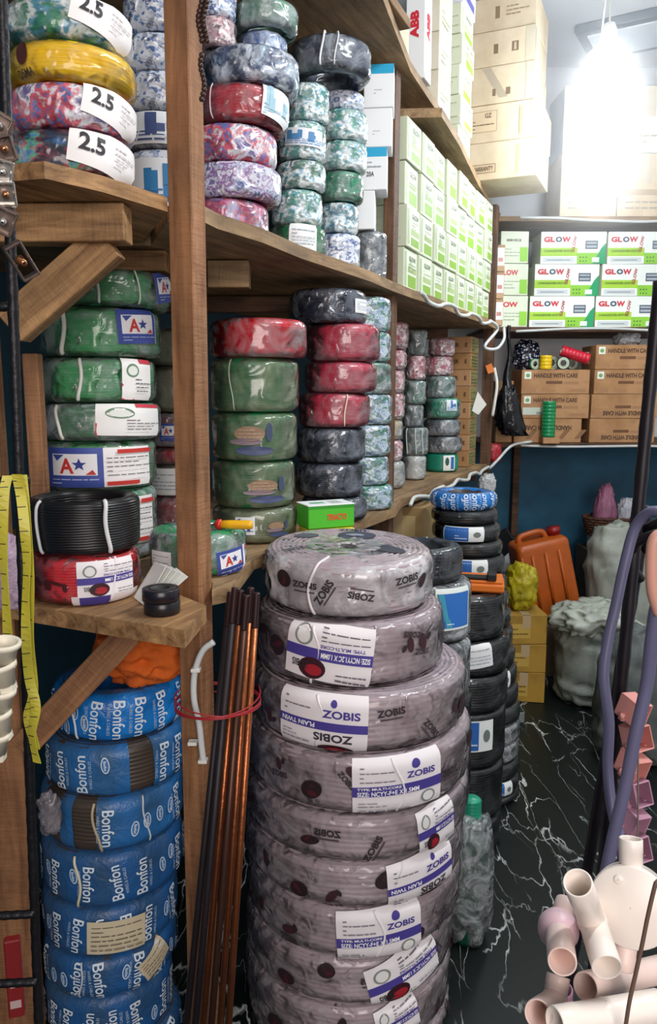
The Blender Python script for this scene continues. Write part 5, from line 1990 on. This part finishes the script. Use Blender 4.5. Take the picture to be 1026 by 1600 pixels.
def jerrycan():
    root = empty('jerrycan', (1.185, 3.99, .318), (0, math.radians(-12), math.radians(6)))
    tag(root, 'big orange plastic jerrycan leaning behind the sacks', 'jerrycan')
    OR = plain('orange_plastic', '#b8591a', .38, var=.3)
    bm = bmesh.new()
    bmesh.ops.create_cube(bm, size=1)
    for v in bm.verts:
        k = .93 if v.co.z > 0 else 1
        v.co = Vector((v.co.x * .30 * k, v.co.y * .20 * k, (v.co.z + .5) * .42))
    bmesh.ops.bevel(bm, geom=list(bm.edges), offset=.035, segments=4, profile=.6, affect='EDGES')
    mb = MB()
    bm.verts.index_update()
    mb.add([v.co[:] for v in bm.verts], [[v.index for v in f.verts] for f in bm.faces], 0, True)
    bm.free()
    # raised ribs on the front
    for x in (-.075, .0, .075):
        tube(mb, [(x, -.097, .06), (x, -.102, .2), (x * .95, -.096, .36)], .009, 8)
    tube(mb, [(-.13, -.092, .06), (-.126, -.09, .36)], .008, 8)
    mb.build('can_body', OR, root)
    mb = MB()
    tube(mb, smooth_path([(-.10, 0, .41), (-.09, 0, .445), (-.03, 0, .455), (.03, 0, .45), (.05, 0, .41)], 5), .016, 10)
    mb.build('handle', OR, root)
    mb = MB()
    lathe(mb, [(.03, .41), (.03, .43), (.036, .431), (.036, .46), (.001, .462)], 24)
    mb.v = [(x + .095, y, z) for x, y, z in mb.v]
    mb.build('cap', plain('cap_red', '#8a1a1a', .35), root)


jerrycan()
SACK = fabric('woven_sack', '#a9b0a6', '#7f877f', .6, 8, 240, .5)
SACKD = fabric('woven_sack_dull', '#5f6866', '#454d4c', .6, 8, 240, .5)


def sack(loc, dims, rz, mat, label, seed, neck=True, lean=0):
    root = empty('sack', loc, (0, 0, rz))
    tag(root, label, 'sack', 'woven sacks on the floor')

    def shape(p, c):
        t = (p.z + c) / (2 * c)
        k = 1 - .25 * max(0, t - .75) / .25 if neck else 1
        k *= 1 + .03 * math.sin(t * 40 + p.x * 9) 
        p.x = p.x * k + lean * t * t
        p.y *= k
        return p
    blob(dims, seed, amp=.10, crease=.12, cfreq=5, sq=.42, nu=80, nv=64, top=shape).build('sack_body', mat, root)
    return root


s1 = sack((1.292, 3.60, 0), (.36, .34, .43), 0, SACK, 'pale woven sack on the floor with its mouth folded over', 51, neck=False)
blob((.38, .34, .13), 53, amp=.25, crease=.4, cfreq=5, nu=80, nv=40, sq=.7).build('folded_mouth', fabric('sack_lining', '#b9c0b4', '#959c92', .6, 8, 240, .4), s1, (-.02, -.05, .36))
sack((1.60, 4.03, 0), (.38, .32, .80), .2, SACK, 'tall pale woven sack bulging behind the folded sack', 57, lean=-.05)
sack((1.245, 2.99, 0), (.30, .28, .55), 0, SACKD, 'dull grey sack on the floor behind the dark poles', 59, lean=.05)
carton('crate', (1.70, 4.44, .001), (.38, .30, .58), 0, cardboard('dark_card', '#5a4a38', '#43362a'), 'dark carton under the basket at the back wall', 'box')
carton('small_carton', (1.66, 4.40, .583), (.24, .2, .085), 0, CWHITE, 'white and turquoise box under the basket', 'box', front=[('r', 0, 0, .07, .085, '#2fa8bc'), ('r', .2, 0, .24, .085, '#2fa8bc')] + lines(.09, .03, .18, .06, 2, '#8fa0a8', 2))
# basket
root = empty('basket', (1.655, 4.41, .670))
tag(root, 'brown woven basket heaped with bags near the back wall', 'basket')
mb = MB()
for k in range(7):
    z = .006 + k * .016
    rx = .145 + .004 * k
    P = [((rx + .004 * math.sin(18 * a + k * math.pi)) * math.cos(a), (rx * .62 + .004 * math.sin(18 * a + k * math.pi)) * math.sin(a), z) for a in [2 * math.pi * q / 72 for q in range(73)]]
    tube(mb, P, .0085, 6)
for k in range(26):
    a = 2 * math.pi * k / 26
    tube(mb, [(.145 * math.cos(a), .09 * math.sin(a), 0), (.17 * math.cos(a), .107 * math.sin(a), .115)], .004, 5)
mb.v += []
prism(mb, [(.13 * math.cos(2 * math.pi * q / 24), .08 * math.sin(2 * math.pi * q / 24)) for q in range(24)], 0, .006)
mb.build('weave', fabric('wicker', '#5d3a28', '#42281c', .7, 20, 120, .3), root)
soft('pink_bag', (1.605, 4.41, .688), (.14, .12, .27), fabric('pink_film', '#a86a86', '#7d4c66', .4, 10), 'dusty pink plastic bag sticking up from the basket', 'bag', 63, crease=.35, amp=.15, top=lambda p, c: Vector((p.x * (1.1 - .55 * (p.z + c) / (2 * c)), p.y * (1.1 - .5 * (p.z + c) / (2 * c)), p.z)))
soft('white_bag', (1.735, 4.41, .688), (.10, .11, .19), fabric('white_film', '#c9cbd2', '#a2a6b0', .4, 10), 'crumpled white bag in the basket', 'bag', 65, crease=.35, amp=.18)
tag(board('white_sheet', at(786, 872, 4.25), at(812, 898, 4.25), .10, .012, plain('panel_white', '#c2c8d0', .5), None, (0, 0, 1)), 'white panel leaning behind the yellow bag', 'panel')
tag(board('black_sheet', at(780, 830, 4.4), at(805, 872, 4.35), .10, .02, plain('panel_black', '#1a1c20', .5), None, (0, 0, 1)), 'black flat panel slanting behind the white panel', 'panel')
root = empty('plastic_tray', (.835, 3.36, .001))
tag(root, 'pale open plastic tray on the floor by the black piles', 'tray')
mb = MB()
bbox(mb, -.06, .06, -.05, .05, 0, .004)
for q in ((-.06, -.056, -.05, .05), (.056, .06, -.05, .05), (-.06, .06, -.05, -.046), (-.06, .06, .046, .05)):
    bbox(mb, *q, 0, .05, 0, .001)
mb.build('tray_body', plain('tray_plastic', '#7f8a86', .4), root)
soft('green_ball', (.83, 3.36, .006), (.07, .07, .09), plain('green_plastic', '#1f9a44', .3), 'small green round container in the pale tray', 'container', 67, amp=.02)
# tool tray on the black pile
zt_ = zof(936, 2.42 - .133)
root = empty('tool_tray', ((745 - 513) / F * fwd(2.42, zt_), 2.42, zt_ + .0005), (0, 0, math.radians(-12)))
tag(root, 'orange tool case with a black handle on the thick black pile', 'tool case')
mb = MB()
bbox(mb, -.085, .085, -.06, .06, 0, .028, 0, .006)
bbox(mb, -.08, .08, -.055, .055, .028, .038, 0, .005)
mb.build('case_body', plain('case_orange', '#d9701c', .4), root)
mb = MB()
bbox(mb, -.07, .05, -.05, -.02, .038, .05, 0, .004)
bbox(mb, .03, .06, -.06, -.01, .038, .062, 0, .004)
mb.build('handle', plain('case_black', '#16171a', .4), root)
# green bottle in film, beside the grey pile
root = empty('green_bottle', (.385, 1.92, .001))
tag(root, 'green bottle with a ridged cap in loose film beside the grey pile', 'bottle')
mb = MB()
lathe(mb, [(.001, 0), (.042, .002), (.048, .02), (.049, .25), (.045, .29), (.028, .33), (.019, .345), (.019, .36)], 28)
mb.build('bottle_body', plain('bottle_green', '#0f4a38', .2), root)
mb = MB()
prof = [(.02, .352)]
for k in range(6):
    z = .356 + k * .010
    prof += [(.022, z), (.027, z + .005), (.022, z + .0095)]
prof += [(.018, .418), (.001, .419)]
lathe(mb, prof, 24)
mb.build('cap', plain('cap_green', '#1f9a78', .35), root)
blob((.125, .12, .37), 71, amp=.10, crease=.25, cfreq=8, sq=.5).build('plastic_wrap', wrap('film_cloudy', ''), root, (.0, 0, 0))

# ================================================================ NEAR RIGHT: POLES, HOSES AND STRUNG FITTINGS
PURP = plain('purple_steel', '#211b22', .45, .3, .4)
a, b = at(1031, 440, 1.38), at(939, 1390, 1.36)
d = (b - a).normalized()
ft = b + d * (-b.z / d.z)
root = empty('metal_stand', (ft.x, ft.y, 0))
tag(root, 'dark steel stand of two poles at the near side of the aisle', 'stand')
o0 = Vector((ft.x, ft.y, 0))
mb = MB()
ridged(mb, a - o0, ft - o0, .0115, 60)
mb.build('pole', PURP, root)
a2, b2 = at(1011, 790, 1.46), at(955, 1130, 1.44)
d2 = (b2 - a2).normalized()
ft2 = b2 + d2 * (-b2.z / d2.z)
mb = MB()
ridged(mb, a2 - o0, ft2 - o0, .011, 60)
mb.build('pole', PURP, root)
for (u0, v0, y0), (u1, v1, y1) in ((((985, 838, 1.41)), (1060, 800, 1.30)), ((1000, 862, 1.46), (1075, 812, 1.34))):
    mb = MB()
    tube(mb, [at(u0, v0, y0) - o0, at(u1, v1, y1) - o0], .0085, 10)
    mb.build('hook_bar', PURP, root)
mb = MB()
tube(mb, smooth_path([at(1000, 905, 1.4) - o0, at(985, 880, 1.38) - o0, at(992, 850, 1.36) - o0, at(1015, 838, 1.33) - o0, at(1050, 830, 1.3) - o0], 5), .009, 10)
mb.build('hook_bar', PURP, root)
HOSE = plain('lilac_hose', '#6a6988', .42, var=.12)
cable('flexible_hose', [at(u, v, y) for u, v, y in ((1060, 812, 1.2), (1020, 799, 1.24), (993, 822, 1.27), (976, 880, 1.27), (962, 945, 1.26), (949, 1003, 1.25), (943, 1060, 1.24), (951, 1130, 1.23), (949, 1200, 1.22), (956, 1265, 1.2), (968, 1310, 1.18), (975, 1370, 1.16), (970, 1450, 1.15))],
      .0090, HOSE, 'greyish violet hose looped over the stand, the longer loop', 'hose')
cable('flexible_hose', [at(u, v, y) for u, v, y in ((1065, 900, 1.1), (1030, 935, 1.11), (1018, 1000, 1.12), (1010, 1070, 1.13), (992, 1150, 1.13), (977, 1225, 1.13), (962, 1290, 1.13), (950, 1345, 1.13), (941, 1400, 1.13), (938, 1480, 1.13))],
      .0104, HOSE, 'greyish violet hose hanging straight down in front of the pink boxes', 'hose')
cable('pink_cable', [at(u, v, 1.05) for u, v in ((1050, 830), (1024, 840), (1018, 870), (1019, 920), (1030, 960))], .009, plain('pink_pvc', '#d9a08e', .4), 'pink cable end at the picture edge above the violet hose', 'cable')
PINK = plain('pink_plastic', '#d8948c', .42)
PINK2 = plain('pale_pink_plastic', '#efd6cc', .38, var=.15)
PINK3 = plain('mauve_plastic', '#b98aa0', .42)
IVORY = plain('ivory_plastic', '#f6ece2', .36, var=.06)
# pink switch boxes strung in a chain
for i in range(6):
    u, v = 991 + (3 if i % 2 else -2) - i * .5, 1108 + i * 43
    p = at(u, v, 1.285 - .012 * i)
    root = empty('switch_back_box', p, (.25 * (-1) ** i, .12 * (-1) ** i, .45 - .15 * (i % 2)))
    tag(root, f'pink plastic back box in the hanging chain, {["topmost", "second from the top", "third from the top", "fourth from the top", "fifth from the top", "lowest"][i]}', 'electrical box', 'pink back boxes hanging in a chain')
    mb = MB()
    w, h, d, t = .017, .021, .022, .0022
    bbox(mb, -w, w, d - t, d, -h, h, 0, .0015)
    bbox(mb, -w, -w + t, -d, d, -h, h, 0, .001)
    bbox(mb, w - t, w, -d, d, -h, h, 0, .001)
    bbox(mb, -w, w, -d, d, h - t, h, 0, .001)
    bbox(mb, -w, w, -d, d, -h, -h + t, 0, .001)
    mb.build('box_shell', PINK if i < 3 else PINK3, root)
    for sx in (-1, 1):
        mb = MB()
        bbox(mb, sx * w - .006, sx * w + .006, -.004, .006, -h - .001, -h + .004, 0, .001)
        lathe(mb, [(.0022, -.004), (.0042, -.004), (.0042, .006), (.0022, .006)], 12, 0, True)
        n = 48
        mb.v[-n:] = [(x + sx * (w + .004), y, z - h + .006) for x, y, z in mb.v[-n:]]
        mb.build('fixing_lug', PINK if i < 3 else PINK3, root)


def spout(mb, p0, p1, r, wall=.0022, n=28):
    """Hollow pipe stub from p0 to its open mouth at p1, with a real wall."""
    p0, p1 = Vector(p0), Vector(p1)
    ax = (p1 - p0)
    L = ax.length
    ax.normalize()
    q = ax.to_track_quat('Z', 'Y').to_matrix()
    prof = [(r * .98, 0), (r * .98, L * .55), (r, L * .56), (r, L - .001), (r - .0007, L), (r - wall + .0005, L), (r - wall, L - .001), (r - wall, L * .35), (r - wall - .002, L * .34), (r - wall - .002, L * .1), (.0005, L * .08)]
    k0 = len(mb.v)
    lathe(mb, prof, n)
    mb.v[k0:] = [tuple(q @ Vector(v) + p0) for v in mb.v[k0:]]


def fitting(label, mouths, hub, r, mat, Y, hubr=None, name='conduit_tee', hubmat=None):
    """Pipe fitting: open spouts meeting at a rounded hub; points as (u, v, Y)."""
    c = at(*hub)
    root = empty(name, c)
    tag(root, label, 'pipe fitting', 'pale plastic conduit fittings strung near the lens')
    mb = MB()
    hr = hubr or r * 1.02
    k0 = len(mb.v)
    prof = [(.0005, -hr)] + [(hr * math.cos(a), hr * math.sin(a)) for a in [(-90 + 180 * k / 12) * math.pi / 180 for k in range(1, 12)]] + [(.0005, hr)]
    lathe(mb, prof, 28)
    mb.build('hub', hubmat or mat, root)
    for m in mouths:
        mb = MB()
        e = at(*m[:3]) - c
        spout(mb, e * (hr * .15 / max(e.length, .001)), e, m[3] if len(m) > 3 else r)
        mb.build('spout', mat, root)
    return root


R_ = .0158
fitting('ivory pipe tee with two open mouths in the middle of the strung fittings', [(902, 1379, .755, R_), (948, 1512, .735, R_ * 1.02), (920, 1392, .828, R_ * .65)], (925, 1440, .80), R_ * 1.05, IVORY, .8, R_ * 1.1)
fitting('mauve and pink bend with its mouth towards the viewer beside the ivory tee', [(878, 1503, .74, R_ * .98), (888, 1410, .84, R_ * .95)], (872, 1452, .815), R_, PINK2, .8, R_ * 1.5, 'conduit_bend', plain('dusty_mauve_plastic', '#dab9c2', .4, var=.15))
fitting('beige pipe tee lying level below the ivory tee', [(914, 1542, .775, R_), (1040, 1512, .86, R_)], (968, 1530, .82), R_, PINK2, .8, R_ * 1.1)
fitting('pale pink elbow with a wide mouth at the lower end of the cluster', [(840, 1585, .73, R_ * .95), (872, 1524, .80, R_ * .85)], (866, 1566, .785), R_, PINK2, .8, R_ * 1.0, 'conduit_bend')
fitting('ivory pipe coupler at the foot of the picture', [(866, 1600, .71, R_ * 1.08), (1030, 1572, .75, R_ * 1.1)], (945, 1587, .73), R_, IVORY, .8, R_ * 1.12, 'conduit_coupler')
fitting('mauve bend tucked under the beige tee', [(878, 1545, .83, R_ * .8), (905, 1600, .80, R_ * .8)], (878, 1570, .835), R_ * .85, PINK3, .8, R_ * .9, 'conduit_bend')
# round junction box
c = at(986, 1412, .812)
root = empty('junction_box', c, (math.radians(74), math.radians(6), math.radians(-28)))
tag(root, 'round ivory junction box with pipe spouts above and below', 'junction box')
mb = MB()
lathe(mb, [(.0005, -.014), (.040, -.014), (.044, -.011), (.0445, .008), (.046, .0085), (.046, .011), (.0445, .0112), (.043, .0112)], 48)
mb.build('box_body', IVORY, root)
mb = MB()
lathe(mb, [(.0455, .0115), (.0455, .0142), (.044, .0155), (.0005, .0165)], 48)
lathe(mb, [(.0052, .0155), (.0052, .0172), (.0045, .0178), (.0005, .0178)], 16)
mb.v[-64:] = [(x - .018, y + .026, z) for x, y, z in mb.v[-64:]]
mb.build('lid', IVORY, root)
for (x, y) in ((-.2, 1), (.05, -1)):
    mb = MB()
    v = Vector((x, y, 0)).normalized()
    spout(mb, v * .038, v * .073, .0135)
    mb.build('spout', PINK2 if y < 0 else IVORY, root)
q_ = at(1040, 1330, .70)
cable('brown_cord', [Vector((q_.x + .02, .72, 3.35)), Vector((q_.x + .02, .71, 2.2)), Vector((q_.x + .012, .70, 1.4))] + [at(u, v, .70) for u, v in ((1040, 1330), (1024, 1380), (1012, 1430), (1003, 1475), (993, 1520), (983, 1565), (976, 1610))], .0022, plain('brown_cord', '#6d5448', .6), 'thin brown cord hanging in front of the round junction box', 'cord')
cable('steel_wire', [at(u, v, 1.2) for u, v in ((1016, 1010), (1005, 1040), (1000, 1085), (997, 1120), (996, 1300), (994, 1345))], .0016, plain('grey_wire', '#77706c', .4), 'thin grey wire threading the pink back boxes', 'wire')

# ================================================================ HAZE BOX ADDED TO IMITATE CAMERA FLARE ROUND THE BULBS
m = bpy.data.materials.new('flare_haze')
m.use_nodes = True
nt = m.node_tree
nt.nodes.remove(nt.nodes['Principled BSDF'])
vs_ = nt.nodes.new('ShaderNodeVolumeScatter')
vs_.inputs['Density'].default_value = 0.16
vs_.inputs['Anisotropy'].default_value = 0.78
nt.links.new(vs_.outputs[0], nt.nodes['Material Output'].inputs['Volume'])
mb = MB()
bbox(mb, 0.62, 2.45, 2.5, 4.78, 1.95, 3.34, 0, 0)
tag(mb.build('haze', m), 'added haze imitating camera flare around the two glaring bulbs', 'haze', None, 'structure')
